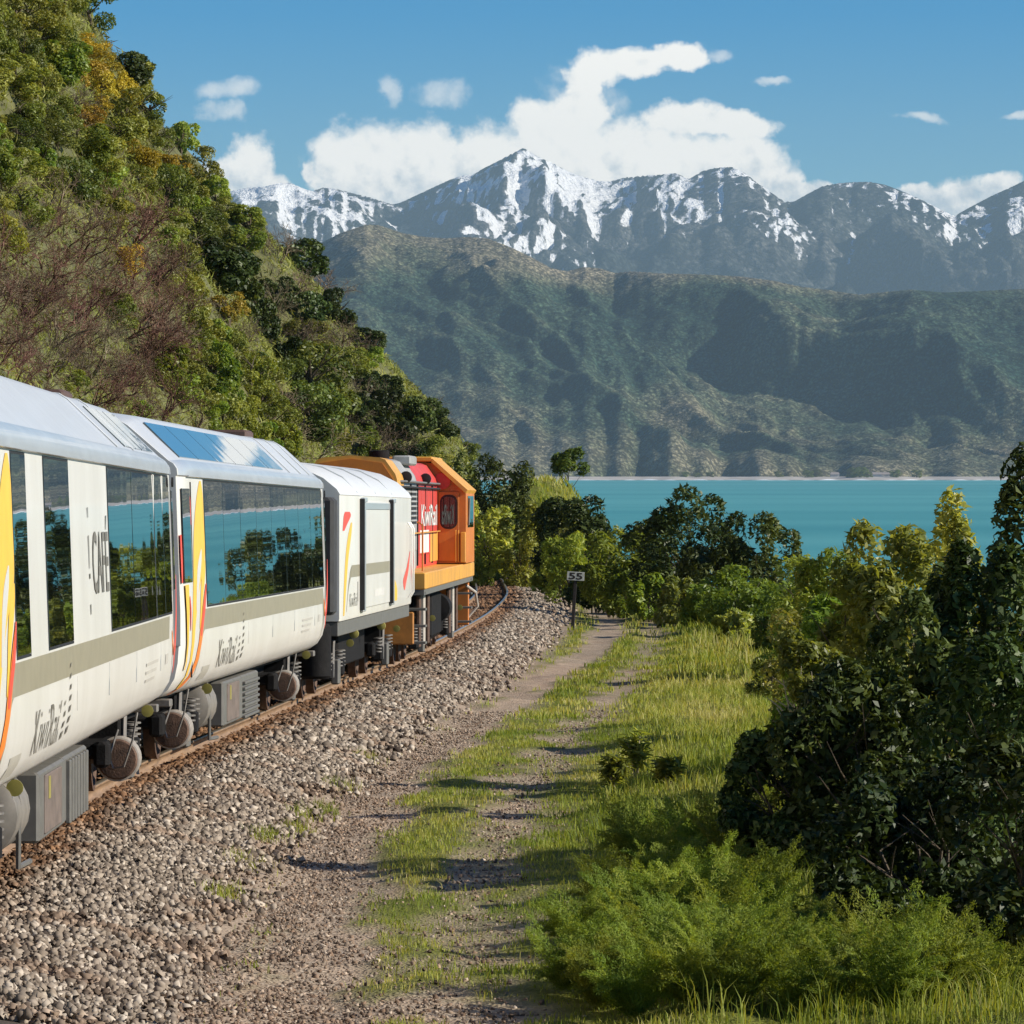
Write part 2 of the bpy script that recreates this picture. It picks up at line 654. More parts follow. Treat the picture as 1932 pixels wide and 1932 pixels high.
def build_ground():
    us = np.concatenate([np.linspace(-9, -3, 8), np.linspace(-2.8, 8, 62), np.linspace(8.5, 60, 44), [75, 95, 120]])
    Ys = np.concatenate([np.linspace(-20, 24, 14), np.linspace(24.5, 120, 240), np.linspace(121, 270, 130), np.linspace(275, 420, 24)])
    U, Y = np.meshgrid(us, Ys)
    X = XR(np.minimum(Y, 235)) + U
    Z = ground_z(X, Y)
    worn = np.clip(track_mask(X, Y) + smooth(X - XR(Y), 2.5, 2.1), 0, 1)
    V = np.stack([X, Y, Z], -1).reshape(-1, 3)
    me = npmesh('ground', V, grid_quads(*X.shape), mat=ground_material(), shade=True, attrs={'worn': worn})
    tag(link('ground', me), kind='structure')


build_ground()

M_BALLAST = None


def ballast_material():
    m, nt, p = mat_base('ballast')
    N, L = nt.nodes, nt.links
    a = N.new('ShaderNodeAttribute')
    a.attribute_name = 'rnd'
    cr = N.new('ShaderNodeValToRGB')
    e = cr.color_ramp.elements
    stops = [(0, (0.050, 0.036, 0.027)), (0.35, (0.185, 0.145, 0.110)), (0.7, (0.325, 0.265, 0.205)), (1, (0.52, 0.445, 0.36))]
    e.new(0.5)
    e.new(0.5)
    for i, (q, k) in enumerate(stops):
        e[i].position = q
        e[i].color = k + (1,)
    L.new(a.outputs['Fac'], cr.inputs[0])
    r = N.new('ShaderNodeAttribute')
    r.attribute_name = 'rust'
    mx = N.new('ShaderNodeMix')
    mx.data_type = 'RGBA'
    mx.blend_type = 'MULTIPLY'
    mx.inputs[7].default_value = (0.62, 0.40, 0.26, 1)
    L.new(r.outputs['Fac'], mx.inputs[0])
    L.new(cr.outputs[0], mx.inputs[6])
    L.new(mx.outputs[2], p.inputs['Base Color'])
    p.inputs['Roughness'].default_value = 0.85
    p.inputs['Specular IOR Level'].default_value = 0.3
    return m


def build_track():
    global M_BALLAST
    M_BALLAST = ballast_material()
    bed = plain('ballast_bed', (0.060, 0.044, 0.033), 0.95, vary=0.4, scale=14, bump=1.0, bscale=22)  # dark base colour deepens the shaded gaps between the stones
    nt = bed.node_tree
    ea = nt.nodes.new('ShaderNodeAttribute')
    ea.attribute_name = 'fines'
    em = nt.nodes.new('ShaderNodeMix')
    em.data_type = 'RGBA'
    pb = nt.nodes['Principled BSDF']
    nt.links.new(ea.outputs['Fac'], em.inputs[0])
    nt.links.new(pb.inputs['Base Color'].links[0].from_socket, em.inputs[6])
    em.inputs[7].default_value = (0.33, 0.25, 0.18, 1)
    nt.links.new(em.outputs[2], pb.inputs['Base Color'])
    us = np.linspace(-3.6, 2.6, 26)
    Ys = np.linspace(-15, 228, 330)
    U, Y = np.meshgrid(us, Ys)
    X = XR(Y) + U
    Z = -HR(Y) + shoulder(U) - 0.045 + 0.02 * fbm(X * 2.1, Y * 1.1, 2, 2)
    tag(link('track_bed', npmesh('track_bed', np.stack([X, Y, Z], -1), grid_quads(*X.shape), mat=bed, shade=True, attrs={'fines': smooth(U + 0.25 * fbm(X * 2, Y, 2, 7), 1.2, 1.7)})), kind='structure')
    # loose stones: angular, jittered cubes
    zones = [(28, 44, -0.75, 2.35, 820, 0.035), (44, 62, -0.75, 2.35, 520, 0.043), (62, 90, -0.6, 2.45, 300, 0.054), (90, 130, -1.9, 2.45, 180, 0.060), (130, 215, -2.2, 2.4, 85, 0.076)]
    P, S, RU = [], [], []
    for y0, y1, u0, u1, dens, size in zones:
        n = int((y1 - y0) * (u1 - u0) * dens)
        Y = rng.uniform(y0, y1, n)
        u = rng.uniform(u0, u1, n)
        keep = rng.uniform(size=n) > 0.985 * smooth(u + 0.35 * fbm(u, Y * 0.4, 2, 4), 1.35, 2.2)
        Y, u = Y[keep], u[keep]
        X = XR(Y) + u
        P.append(np.stack([X, Y, -HR(Y) + shoulder(u) + rng.uniform(-0.045, 0.022, len(Y))], -1))
        S.append(size * (0.5 + 0.95 * rng.uniform(size=len(Y))**1.6))
        RU.append(np.clip(smooth(u, 0.7, 0.1) * 0.9 + 0.5 * smooth(u, 1.0, 0.3) * smooth(fbm(X * 3, Y * 1.5, 2, 6), -0.1, 0.5) + 0.45 * smooth(fbm(X * 1.2, Y * 0.8, 2, 9), 0.12, 0.5), 0, 1))
    P, S, RU = np.concatenate(P), np.concatenate(S), np.concatenate(RU)
    # small gravel on the wheel tracks and out among the verge grass
    n = 46000
    Y = 28 + 52 * rng.uniform(size=n)**1.4
    X = np.where(rng.uniform(size=n) < 0.7, T1(Y) - 0.25 + rng.normal(0, 0.5, n), T2(Y) + rng.normal(0, 0.4, n))
    k = (rng.uniform(size=n) < 0.08 + 0.6 * track_mask(X, Y)) & (X - XR(Y) > 1.5)
    X, Y = X[k], Y[k]
    P = np.concatenate([P, np.stack([X, Y, np.maximum(ground_z(X, Y), -HR(Y) + shoulder(X - XR(Y)) - 0.045) + 0.004], -1)])
    S = np.concatenate([S, 0.009 + 0.022 * rng.uniform(size=len(X))**2.5])
    RU = np.concatenate([RU, rng.uniform(0.1, 0.7, len(X))])
    n = len(P)
    cube = np.array([(x, y, z) for z in (-1, 1) for y in (-1, 1) for x in (-1, 1)], float) * 0.5
    V = cube[None] * (1 + rng.uniform(-0.55, 0.35, (n, 8, 3)))
    V[:, :, 2] *= 0.72
    ang = rng.uniform(0, 6.283, (n, 3))
    ang[:, :2] *= 0.13
    cx, sx, cy, sy, cz, sz = (f(ang[:, i]) for i in range(3) for f in (np.cos, np.sin))
    z0 = np.zeros(n)
    o1 = np.ones(n)
    Rx = np.stack([o1, z0, z0, z0, cx, -sx, z0, sx, cx], -1).reshape(n, 3, 3)
    Ry = np.stack([cy, z0, sy, z0, o1, z0, -sy, z0, cy], -1).reshape(n, 3, 3)
    Rz = np.stack([cz, -sz, z0, sz, cz, z0, z0, z0, o1], -1).reshape(n, 3, 3)
    V = np.einsum('nij,nkj->nki', Rz @ Ry @ Rx, V) * S[:, None, None] * 1.15 + P[:, None, :]
    q = np.array([(0, 2, 3, 1), (4, 5, 7, 6), (0, 1, 5, 4), (2, 6, 7, 3), (0, 4, 6, 2), (1, 3, 7, 5)][1:])
    Q = (np.arange(n)[:, None, None] * 8 + q[None]).reshape(-1, 4)
    rn = np.repeat(np.clip(rng.normal(0.55, 0.27, n), 0, 1), 8)
    me = npmesh('ballast_stones', V.reshape(-1, 3), Q, mat=M_BALLAST, attrs={'rnd': rn, 'rust': np.repeat(RU, 8)})
    tag(link('ballast_stones', me), 'loose grey and brown crushed stone along the track', 'ballast', kind='stuff')
    # rails
    root = tag(empty('railway_track'), kind='structure')
    rail_m = plain('rail_steel', (0.30, 0.19, 0.11), 0.55, metal=0.3, vary=0.3, scale=20, stretch=(1, 0.1, 1))
    head_m = plain('rail_head', (0.62, 0.52, 0.38), 0.28, metal=0.85, vary=0.1, scale=20, stretch=(1, 0.05, 1))
    prof = [(-0.06, -0.145), (0.06, -0.145), (0.06, -0.13), (0.010, -0.105), (0.010, -0.04), (0.034, -0.032), (0.034, -0.006), (0.026, 0.0), (-0.026, 0.0), (-0.034, -0.006), (-0.034, -0.032), (-0.010, -0.04), (-0.010, -0.105), (-0.06, -0.13)]
    Ys = np.linspace(-15, 226, 520)
    for off in (0.0, -1.067):
        Xc, Zc = XR(Ys) + off, -HR(Ys)
        V = np.stack([np.stack([Xc + a, Ys, Zc + b], -1) for a, b in prof], 1).reshape(-1, 3)
        n = len(prof)
        i = np.arange(len(Ys) - 1)[:, None] * n
        k = np.arange(n)[None]
        k2 = (k + 1) % n
        Q = np.stack([i + k, i + k2, i + n + k2, i + n + k], -1).reshape(-1, 4)
        mi = np.tile(np.array([0, 0, 0, 0, 0, 0, 1, 1, 1, 0, 0, 0, 0, 0]), len(Ys) - 1)
        link('rail', npmesh('rail', V, Q, mats=[rail_m, head_m], mat_idx=mi), root)
    sl = plain('sleeper_timber', (0.17, 0.115, 0.075), 0.9, vary=0.4, scale=9, stretch=(0.3, 3, 3), bump=0.5)
    sm = MB().box(-1.0, 1.0, -0.1, 0.1, -0.30, -0.128, 0.012).mesh('sleeper', sl)
    for Y in np.arange(98, 214, 0.66):
        o = link('sleeper', sm, root)
        o.location = (float(XR(Y)) - 0.5335, Y, -float(HR(Y)) + random.uniform(-0.012, 0.006))
        o.rotation_euler = (0, 0, -math.atan(float(XR(Y + 1) - XR(Y - 1)) / 2))


build_track()


# ------------------------------------------------------------------ sea, far shore, hills, mountains
SEA = -12.5


def px(x, y, Y):
    return Vector(((x - CX) / F * Y, Y, (HY - y) / F * Y))


def sea_material():
    m, nt, p = mat_base('sea_water')
    N, L = nt.nodes, nt.links
    tc = N.new('ShaderNodeTexCoord')
    mp = N.new('ShaderNodeMapping')
    mp.inputs['Scale'].default_value = (0.0012, 0.0030, 1)
    L.new(tc.outputs['Object'], mp.inputs[0])
    n = N.new('ShaderNodeTexNoise')
    n.inputs['Scale'].default_value = 1.0
    n.inputs['Detail'].default_value = 6
    L.new(mp.outputs[0], n.inputs['Vector'])
    cr = N.new('ShaderNodeValToRGB')
    e = cr.color_ramp.elements
    e[0].position, e[0].color = 0.3, (0.055, 0.25, 0.27, 1)
    e[1].position, e[1].color = 0.7, (0.12, 0.37, 0.37, 1)
    L.new(n.outputs['Fac'], cr.inputs[0])
    L.new(cr.outputs[0], p.inputs['Base Color'])
    p.inputs['Roughness'].default_value = 0.6
    p.inputs['Specular IOR Level'].default_value = 0.12
    m2 = N.new('ShaderNodeMapping')
    m2.inputs['Scale'].default_value = (0.05, 0.12, 1)
    L.new(tc.outputs['Object'], m2.inputs[0])
    w = N.new('ShaderNodeTexNoise')
    w.inputs['Scale'].default_value = 1.0
    w.inputs['Detail'].default_value = 8
    w.inputs['Roughness'].default_value = 0.65
    L.new(m2.outputs[0], w.inputs['Vector'])
    b = N.new('ShaderNodeBump')
    b.inputs['Strength'].default_value = 0.8
    b.inputs['Distance'].default_value = 1.2
    L.new(w.outputs['Fac'], b.inputs['Height'])
    L.new(b.outputs[0], p.inputs['Normal'])
    return m


sea = MB()
sea.v = [(-9000, -3000, SEA), (16000, -3000, SEA), (16000, 9700, SEA), (-9000, 9700, SEA)]
sea.f = [(0, 1, 2, 3)]
tag(sea.build('sea', sea_material()), kind='structure')


def heightfield(sky_pts, u0, u1, nu, y0, y1, ny, fn):
    """terrain whose skyline passes through the given picture points"""
    sx = np.array([p[0] for p in sky_pts], float)
    sy = np.array([p[1] for p in sky_pts], float)
    u = np.linspace(u0, u1, nu)
    tgt = (HY - np.interp(u * F + CX, sx, sy)) / F
    Ys = y0 + (y1 - y0) * np.linspace(0, 1, ny)**1.15
    U, Y = np.meshgrid(u, Ys)
    X = U * Y
    Z = fn(U, X, Y, tgt[None, :] + 0 * U)
    for _ in range(4):
        cur = ((Z + SEA) / Y).max(0)
        f = tgt / np.maximum(cur, 1e-4)
        k = np.array([1, 2, 1]) / 4.0
        f = np.convolve(np.pad(f, 1, 'edge'), k, 'valid')
        Z = Z * f[None, :]
    return X, Y, Z + SEA


def land_material(name, bump_scale, stops, snow=False, bump_d=6.0):
    m, nt, p = mat_base(name)
    N, L = nt.nodes, nt.links
    tc = N.new('ShaderNodeTexCoord')

    def noise(s, d=6, r=0.6):
        n = N.new('ShaderNodeTexNoise')
        n.inputs['Scale'].default_value = s
        n.inputs['Detail'].default_value = d
        n.inputs['Roughness'].default_value = r
        L.new(tc.outputs['Object'], n.inputs['Vector'])
        return n.outputs['Fac']
    a = N.new('ShaderNodeAttribute')
    a.attribute_name = 'cover'
    ad = N.new('ShaderNodeMath')
    ad.operation = 'MULTIPLY_ADD'
    L.new(noise(bump_scale * 0.5, 8, 0.7), ad.inputs[0])
    ad.inputs[1].default_value = 0.5
    L.new(a.outputs['Fac'], ad.inputs[2])
    sb = N.new('ShaderNodeMath')
    sb.operation = 'SUBTRACT'
    L.new(ad.outputs[0], sb.inputs[0])
    sb.inputs[1].default_value = 0.25
    cr = N.new('ShaderNodeValToRGB')
    e = cr.color_ramp.elements
    while len(e) < len(stops):
        e.new(0.5)
    for i, (q, k) in enumerate(stops):
        e[i].position = q
        e[i].color = tuple(k) + (1,)
    L.new(sb.outputs[0], cr.inputs[0])
    col = cr.outputs[0]
    sp = N.new('ShaderNodeMapRange')
    sp.inputs['From Min'].default_value = 0.02
    sp.inputs['From Max'].default_value = 0.42
    sp.inputs['To Min'].default_value = 0.36
    sp.inputs['To Max'].default_value = 1.85
    vo = N.new('ShaderNodeTexVoronoi')
    vo.inputs['Scale'].default_value = bump_scale * 2.0  # cell borders darkened in colour, as shaded gaps between tree crowns
    vo.inputs['Detail'].default_value = 1.0
    L.new(tc.outputs['Object'], vo.inputs['Vector'])
    ng = N.new('ShaderNodeMath')
    ng.operation = 'MULTIPLY_ADD'
    L.new(vo.outputs['Distance'], ng.inputs[0])
    ng.inputs[1].default_value = -0.55
    L.new(noise(bump_scale * 0.8, 6, 0.8), ng.inputs[2])
    L.new(ng.outputs[0], sp.inputs['Value'])
    gm = N.new('ShaderNodeMix')
    gm.data_type = 'RGBA'
    gm.blend_type = 'MULTIPLY'
    gm.inputs[0].default_value = 1.0
    L.new(col, gm.inputs[6])
    L.new(sp.outputs[0], gm.inputs[7])
    col = gm.outputs[2]
    if snow:
        s = N.new('ShaderNodeAttribute')
        s.attribute_name = 'snow'
        q = N.new('ShaderNodeMath')
        q.operation = 'MULTIPLY_ADD'
        L.new(noise(0.016, 7, 0.8), q.inputs[0])
        q.inputs[1].default_value = 0.9
        L.new(s.outputs['Fac'], q.inputs[2])
        mr = N.new('ShaderNodeMapRange')
        mr.interpolation_type = 'SMOOTHSTEP'
        mr.inputs['From Min'].default_value = 0.90
        mr.inputs['From Max'].default_value = 1.02
        L.new(q.outputs[0], mr.inputs['Value'])
        mx = N.new('ShaderNodeMix')
        mx.data_type = 'RGBA'
        L.new(mr.outputs[0], mx.inputs[0])
        L.new(col, mx.inputs[6])
        mx.inputs[7].default_value = (0.88, 0.88, 0.88, 1)
        col = mx.outputs[2]
    L.new(col, p.inputs['Base Color'])
    p.inputs['Roughness'].default_value = 0.95
    p.inputs['Specular IOR Level'].default_value = 0.1
    b = N.new('ShaderNodeBump')
    b.inputs['Strength'].default_value = 1.0
    b.inputs['Distance'].default_value = bump_d
    L.new(noise(bump_scale, 5, 0.65), b.inputs['Height'])
    L.new(b.outputs[0], p.inputs['Normal'])
    return m


HILL_SKY = [(-900, 560), (-300, 520), (200, 500), (480, 520), (560, 482), (600, 462), (640, 441), (690, 424), (715, 425), (760, 440), (800, 447), (840, 450), (880, 447), (920, 450), (960, 465), (1000, 484), (1040, 506),
            (1070, 512), (1100, 504), (1130, 506), (1160, 515), (1190, 512), (1250, 516), (1330, 518), (1400, 522), (1460, 530), (1510, 541), (1560, 547), (1620, 556), (1660, 552), (1720, 546),
            (1780, 552), (1850, 549), (1932, 545), (2050, 560), (2200, 530), (2400, 560), (2700, 580), (3200, 640), (4200, 760)]
MTN_SKY = [(-900, 420), (-200, 380), (300, 370), (440, 360), (470, 354), (500, 352), (530, 345), (550, 346), (575, 357), (590, 361), (610, 354), (635, 357), (670, 366), (700, 373), (740, 386), (755, 383), (800, 362), (845, 341), (870, 332), (893, 330),
           (912, 318), (940, 304), (965, 291), (988, 279), (1000, 287), (1015, 296), (1040, 307), (1070, 323), (1090, 331), (1130, 342), (1150, 343), (1180, 335), (1230, 331), (1275, 327), (1300, 338),
           (1325, 323), (1350, 317), (1380, 315), (1405, 327), (1430, 346), (1460, 367), (1480, 381), (1497, 381), (1520, 368), (1550, 352), (1580, 346), (1610, 344), (1640, 343), (1670, 349), (1700, 360), (1740, 378), (1775, 396),
           (1800, 408), (1830, 391), (1870, 370), (1910, 352), (1932, 341), (2000, 320), (2100, 350), (2250, 300), (2450, 380), (2700, 360), (3200, 420), (4200, 560)]


def build_hills():
    def fn(U, X, Y, tgt):
        shore = 9000 + 110 * perlin(U * 60, U * 0, 51) + 60 * perlin(U * 170, U * 0, 52)
        ridge = 10650 + 260 * perlin(U * 40, U * 0, 53)
        t = (Y - shore) / (ridge - shore)
        H = tgt * ridge - SEA
        up = np.clip(t, 0, 1)
        prof = np.where(t < 1, 0.55 * up + 0.45 * up**0.62, 1 - 0.55 * (t - 1))
        sx = X + 0.50 * (Y - 9000)
        wx = sx + 160 * fbm(X / 900, Y / 900, 3, 61)
        rg = ridged(wx / 620, Y / 2600, 2, 63, 0.45)
        rg = np.clip(rg, 0, 0.97)
        rg2 = ridged(wx / 240 + 3, Y / 900, 3, 67, 0.5)
        mid = 4 * up * (1 - up)
        Z = H * prof + H * mid * (0.40 * (rg - 0.62) + 0.14 * (rg2 - 0.6))
        rg3 = ridged(wx / 95 + 1, Y / 260, 3, 73, 0.55)
        Z = Z + (9 * (rg3 - 0.6) + 7 * fbm(X / 60, Y / 60, 3, 71, 0.6)) * np.sqrt(up) * (1 - 0.6 * smooth(t, 0.85, 1.0))
        return np.where(t <= 0, -6 + 0 * Z, np.maximum(Z, 3 * up + 1.0))
    X, Y, Z = heightfield(HILL_SKY, -0.16, 0.30, 900, 8850, 11700, 240, fn)
    up = (Z - SEA) / 480.0

    def conv(k):
        q = Z
        for ax in (0, 1):
            q = (np.roll(q, k, ax) + np.roll(q, -k, ax) + q) / 3
        return np.clip((Z - q) / (2.2 * k), -1, 1)
    curv = 0.5 * conv(3) + 0.8 * conv(9)
    cover = 0.26 + 0.34 * fbm(X / 420, Y / 500, 5, 81, 0.6) + 0.50 * smooth(up, 0.80, 1.0) + 0.34 * smooth(up, 0.62, 0.05) + 0.08 * curv
    stops = [(0.10, (0.026, 0.058, 0.038)), (0.36, (0.068, 0.102, 0.060)), (0.58, (0.152, 0.155, 0.092)), (0.80, (0.23, 0.205, 0.132)), (1.0, (0.30, 0.26, 0.175))]
    me = npmesh('hills', np.stack([X, Y, Z], -1), grid_quads(*X.shape), mat=land_material('hill_bush', 0.055, stops, bump_d=14.0), shade=True, attrs={'cover': np.clip(cover, 0, 1.2)})
    tag(link('hills', me), kind='structure')
    # beach and surf along the far shore
    n = 500
    u = np.linspace(-0.02, 0.30, n)
    sh = 9000 + 110 * perlin(u * 60, u * 0, 51) + 60 * perlin(u * 170, u * 0, 52)
    for nm, dy0, dy1, z0, z1, mt, amp in (('beach', -190, -8, 0.25, 6.5, plain('beach_sand', (0.42, 0.38, 0.33), 0.95, vary=0.25, scale=0.02), 22), ('surf', -215, -198, 0.1, 1.7, plain('surf_foam', (0.8, 0.82, 0.82), 0.9, vary=0.06, scale=0.1), 26)):
        a = amp * perlin(u * 420, u * 0, 55)
        w = 1.0 if nm == 'beach' else np.clip(0.25 + 1.7 * perlin(u * 300, u * 0 + 3, 57), 0.02, 1.3)
        y0, y1 = sh + dy0 + a * 0.4, sh + dy0 + a * 0.4 + (dy1 - dy0) * w
        V = np.stack([np.stack([u * y0, y0, SEA + z0 + 0 * u], -1), np.stack([u * y1, y1, SEA + z0 + (z1 - z0) * w + 0 * u], -1)], 0)
        tag(link(nm, npmesh(nm, V, grid_quads(2, n), mat=mt)), kind='structure')


def build_mountains():
    def fn(U, X, Y, tgt):
        ridge = 23000 + 900 * perlin(U * 26, U * 0, 91)
        t = (Y - 15500) / (ridge - 15500)
        H = tgt * ridge - SEA
        up = np.clip(t, 0, 1)
        prof = np.where(t < 1, 0.28 * up + 0.72 * up**1.7, 1 - 1.6 * (t - 1))
        wx = X + 380 * fbm(X / 2100, Y / 2600, 3, 93) + 0.25 * (Y - 20000)
        rg = ridged(wx / 1500, Y / 5200, 2, 95, 0.5)
        rg2 = ridged(wx / 560 + 7, Y / 1700, 4, 97, 0.55)
        mid = np.clip(4 * up * (1 - up), 0, 1) ** 0.8
        rg3 = ridged(wx / 330 + 2, Y / 520, 4, 89, 0.6)
        # each summit throws spurs down to both sides: the relief of the crest slides sideways as it comes forward
        u1 = U[0]
        crest = (HY - np.interp(u1 * F + CX, [p[0] for p in MTN_SKY], [p[1] for p in MTN_SKY])) / F
        low = 0.0505
        rel = np.clip(crest - low, 0, None)
        f = 1 - up
        wob = 0.006 * fbm(X / 1800, Y / 1800, 3, 94) * f * 3
        right = np.interp((U - 0.040 * f + wob).ravel(), u1, rel).reshape(U.shape)
        left = np.interp((U + 0.030 * f + wob).ravel(), u1, rel).reshape(U.shape)
        body = low * ridge * np.where(t < 1, 0.30 * up + 0.70 * up**1.5, 1 - 1.6 * (t - 1))
        spur = np.maximum(right * up**0.7, left * up**0.95) * ridge * np.where(t < 1, 1.0, np.clip(1 - 4 * (t - 1), 0, 1))
        iso = ridged((X + 300 * fbm(X / 1500, Y / 1500, 2, 96)) / 900, Y / 1500, 5, 101, 0.55)
        Z = body + spur + (340 * (iso - 0.6)) * mid + (60 * (rg3 - 0.6) + 70 * (iso - 0.6)) * up
        return np.maximum(Z, 0)
    X, Y, Z = heightfield(MTN_SKY, -0.16, 0.30, 900, 15500, 24500, 250, fn)
    lap = -(np.roll(Z, 1, 1) + np.roll(Z, -1, 1) + np.roll(Z, 2, 1) + np.roll(Z, -2, 1) - 4 * Z)
    gx = np.gradient(Z, axis=1) / np.maximum(np.gradient(X, axis=1), 1)
    h = Z - SEA
    streak = ridged(X / 190 + Y / 900 + 0.9 * fbm(X / 600, Y / 600, 3, 88), Y / 900, 4, 87, 0.62) - 0.6
    snow = -0.05 + smooth(h, 780, 1430) * 0.70 - 0.006 * lap + 0.32 * fbm(X / 900, Y / 1400, 3, 99) + 0.10 * streak + 0.55 * (ridged(X / 260 + Y / 700, Y / 420 - X / 900, 4, 86, 0.65) - 0.6) - 0.42 * np.clip(gx, 0, 1.0) + 0.16 * np.clip(-gx, 0, 1)
    # fewer snowfields to the right of the main group of peaks, as far as the last saddle
    uu = X / Y * F + CX
    snow = snow + 0.16 * smooth(np.abs(uu - 1010), 330, 60) + 0.16 * smooth(uu, 760, 600) - 0.09 * smooth(uu, 1120, 1200)
    cover = 0.45 + 0.3 * fbm(X / 1300, Y / 1700, 4, 98) + 0.25 * smooth(h, 700, 1500)
    stops = [(0.2, (0.030, 0.040, 0.036)), (0.5, (0.066, 0.070, 0.062)), (0.9, (0.145, 0.135, 0.12))]
    me = npmesh('mountains', np.stack([X, Y, Z], -1), grid_quads(*X.shape), mat=land_material('mountain_rock', 0.017, stops, snow=True, bump_d=60.0), shade=True,
                attrs={'cover': np.clip(cover, 0, 1.2), 'snow': np.clip(snow, -1, 2)})
    tag(link('mountains', me), kind='structure')


build_hills()
build_mountains()


def build_haze():
    m = bpy.data.materials.new('haze_air')
    m.use_nodes = True
    nt = m.node_tree
    nt.nodes.remove(nt.nodes['Principled BSDF'])
    v = nt.nodes.new('ShaderNodeVolumePrincipled')
    v.inputs['Color'].default_value = (0.52, 0.76, 0.90, 1)
    v.inputs['Density'].default_value = 2.6e-5
    v.inputs['Anisotropy'].default_value = 0.0
    nt.links.new(v.outputs[0], nt.nodes['Material Output'].inputs['Volume'])
    m.cycles.homogeneous_volume = True
    b = MB().box(-9800, 17000, -3500, 25500, SEA - 6, 1800)
    o = tag(b.build('haze', m), 'pale blue haze in the air over the bay', 'haze', kind='stuff')


build_haze()

# ------------------------------------------------------------------ the train
WHITE = plain('carriage_white', (0.74, 0.72, 0.67), 0.34, vary=0.04, scale=1.3, coat=0.2, stretch=(1, 1.1, 0.5), dirt=(0.675, 0.65, 0.595))
ROOFW = plain('roof_white', (0.52, 0.54, 0.555), 0.4, vary=0.05, scale=3, coat=0.1)
EAVE = plain('eave_grey', (0.46, 0.48, 0.49), 0.28, vary=0.10, scale=4, coat=0.3, stretch=(1, 0.3, 1))
OLIVE = plain('stripe_grey_olive', (0.30, 0.265, 0.185), 0.4, vary=0.08, scale=5)
YELLOW = plain('swoosh_yellow', (0.83, 0.50, 0.06), 0.4, vary=0.06, scale=5)
REDM = plain('swoosh_red', (0.78, 0.085, 0.05), 0.4, vary=0.06, scale=5)
ORANGE = plain('swoosh_orange', (0.86, 0.22, 0.03), 0.4, vary=0.06, scale=5)
INK = plain('lettering_dark', (0.16, 0.145, 0.12), 0.5, vary=0.1)
INKP = plain('lettering_pale', (0.48, 0.45, 0.40), 0.5, vary=0.1)
BLACK = plain('black_rubber', (0.012, 0.012, 0.013), 0.7, vary=0.3)
UNDER = plain('underframe_black', (0.010, 0.009, 0.009), 0.8, spec=0.2, vary=0.5, scale=9, bump=0.3)
BOXG = plain('equipment_grey', (0.135, 0.128, 0.115), 0.5, vary=0.16, scale=7)
BOXB = plain('equipment_brown', (0.15, 0.115, 0.095), 0.65, vary=0.3, scale=7)
STEEL = plain('worn_steel', (0.22, 0.20, 0.18), 0.5, metal=0.4, vary=0.25, scale=15)
RUST = plain('brake_rust', (0.10, 0.055, 0.035), 0.75, vary=0.45, scale=14, bump=0.4)
PALE = plain('pale_rim', (0.48, 0.43, 0.37), 0.45, vary=0.15, scale=12)
LIME = plain('marker_lime', (0.30, 0.26, 0.06), 0.5, vary=0.2)
DKGREY = plain('bellows_grey', (0.035, 0.035, 0.036), 0.8, vary=0.25)


def glass_mat(name, tint=(0.008, 0.011, 0.012), coat=1.0):
    m, nt, p = mat_base(name)
    p.inputs['Base Color'].default_value = tint + (1,)
    p.inputs['Roughness'].default_value = 0.015
    p.inputs['IOR'].default_value = 1.55
    p.inputs['Coat Weight'].default_value = coat
    p.inputs['Coat Roughness'].default_value = 0.01
    nt2, L = nt, nt.links
    tc = nt.nodes.new('ShaderNodeTexCoord')
    n = nt.nodes.new('ShaderNodeTexNoise')
    n.inputs['Scale'].default_value = 0.9
    n.inputs['Detail'].default_value = 1
    L.new(tc.outputs['Object'], n.inputs['Vector'])
    b = nt.nodes.new('ShaderNodeBump')
    b.inputs['Strength'].default_value = 0.06
    b.inputs['Distance'].default_value = 0.02
    L.new(n.outputs['Fac'], b.inputs['Height'])
    L.new(b.outputs[0], p.inputs['Normal'])
    L.new(b.outputs[0], p.inputs['Coat Normal'])
    return m


GLASS = glass_mat('window_glass')
RGLASS = glass_mat('roof_glass', (0.05, 0.075, 0.085))

_font_cache = {}


def text_verts(body, bold=0.0):
    cu = bpy.data.curves.new('lettering', 'FONT')
    cu.body = body
    cu.size = 1.0
    cu.offset = bold
    cu.resolution_u = 3
    o = bpy.data.objects.new('lettering', cu)
    COL.objects.link(o)
    dg = bpy.context.evaluated_depsgraph_get()
    me = bpy.data.meshes.new_from_object(o.evaluated_get(dg))
    V = np.empty(len(me.vertices) * 3, np.float32)
    me.vertices.foreach_get('co', V)
    Fs = [tuple(p.vertices) for p in me.polygons]
    bpy.data.objects.remove(o)
    bpy.data.curves.remove(cu)
    bpy.data.meshes.remove(me)
    return V.reshape(-1, 3), Fs


def lettering(name, body, mat, parent, sx, y0, y1, z0, z1, off=0.007, bold=0.0, slant=0.0):
    """flat print on the right-hand side; sx(z) gives the side's half width"""
    V, Fs = text_verts(body, bold)
    a, b = V.min(0), V.max(0)
    y = y0 + (V[:, 0] - a[0]) / (b[0] - a[0]) * (y1 - y0)
    t = (V[:, 1] - a[1]) / (b[1] - a[1])
    z = z0 + t * (z1 - z0)
    y = y + slant * t
    me = bpy.data.meshes.new(name)
    me.from_pydata([(float(sx(q)) + off, float(p), float(q)) for p, q in zip(y, z)], [], Fs)
    me.materials.append(mat)
    me.update()
    return link(name, me, parent)


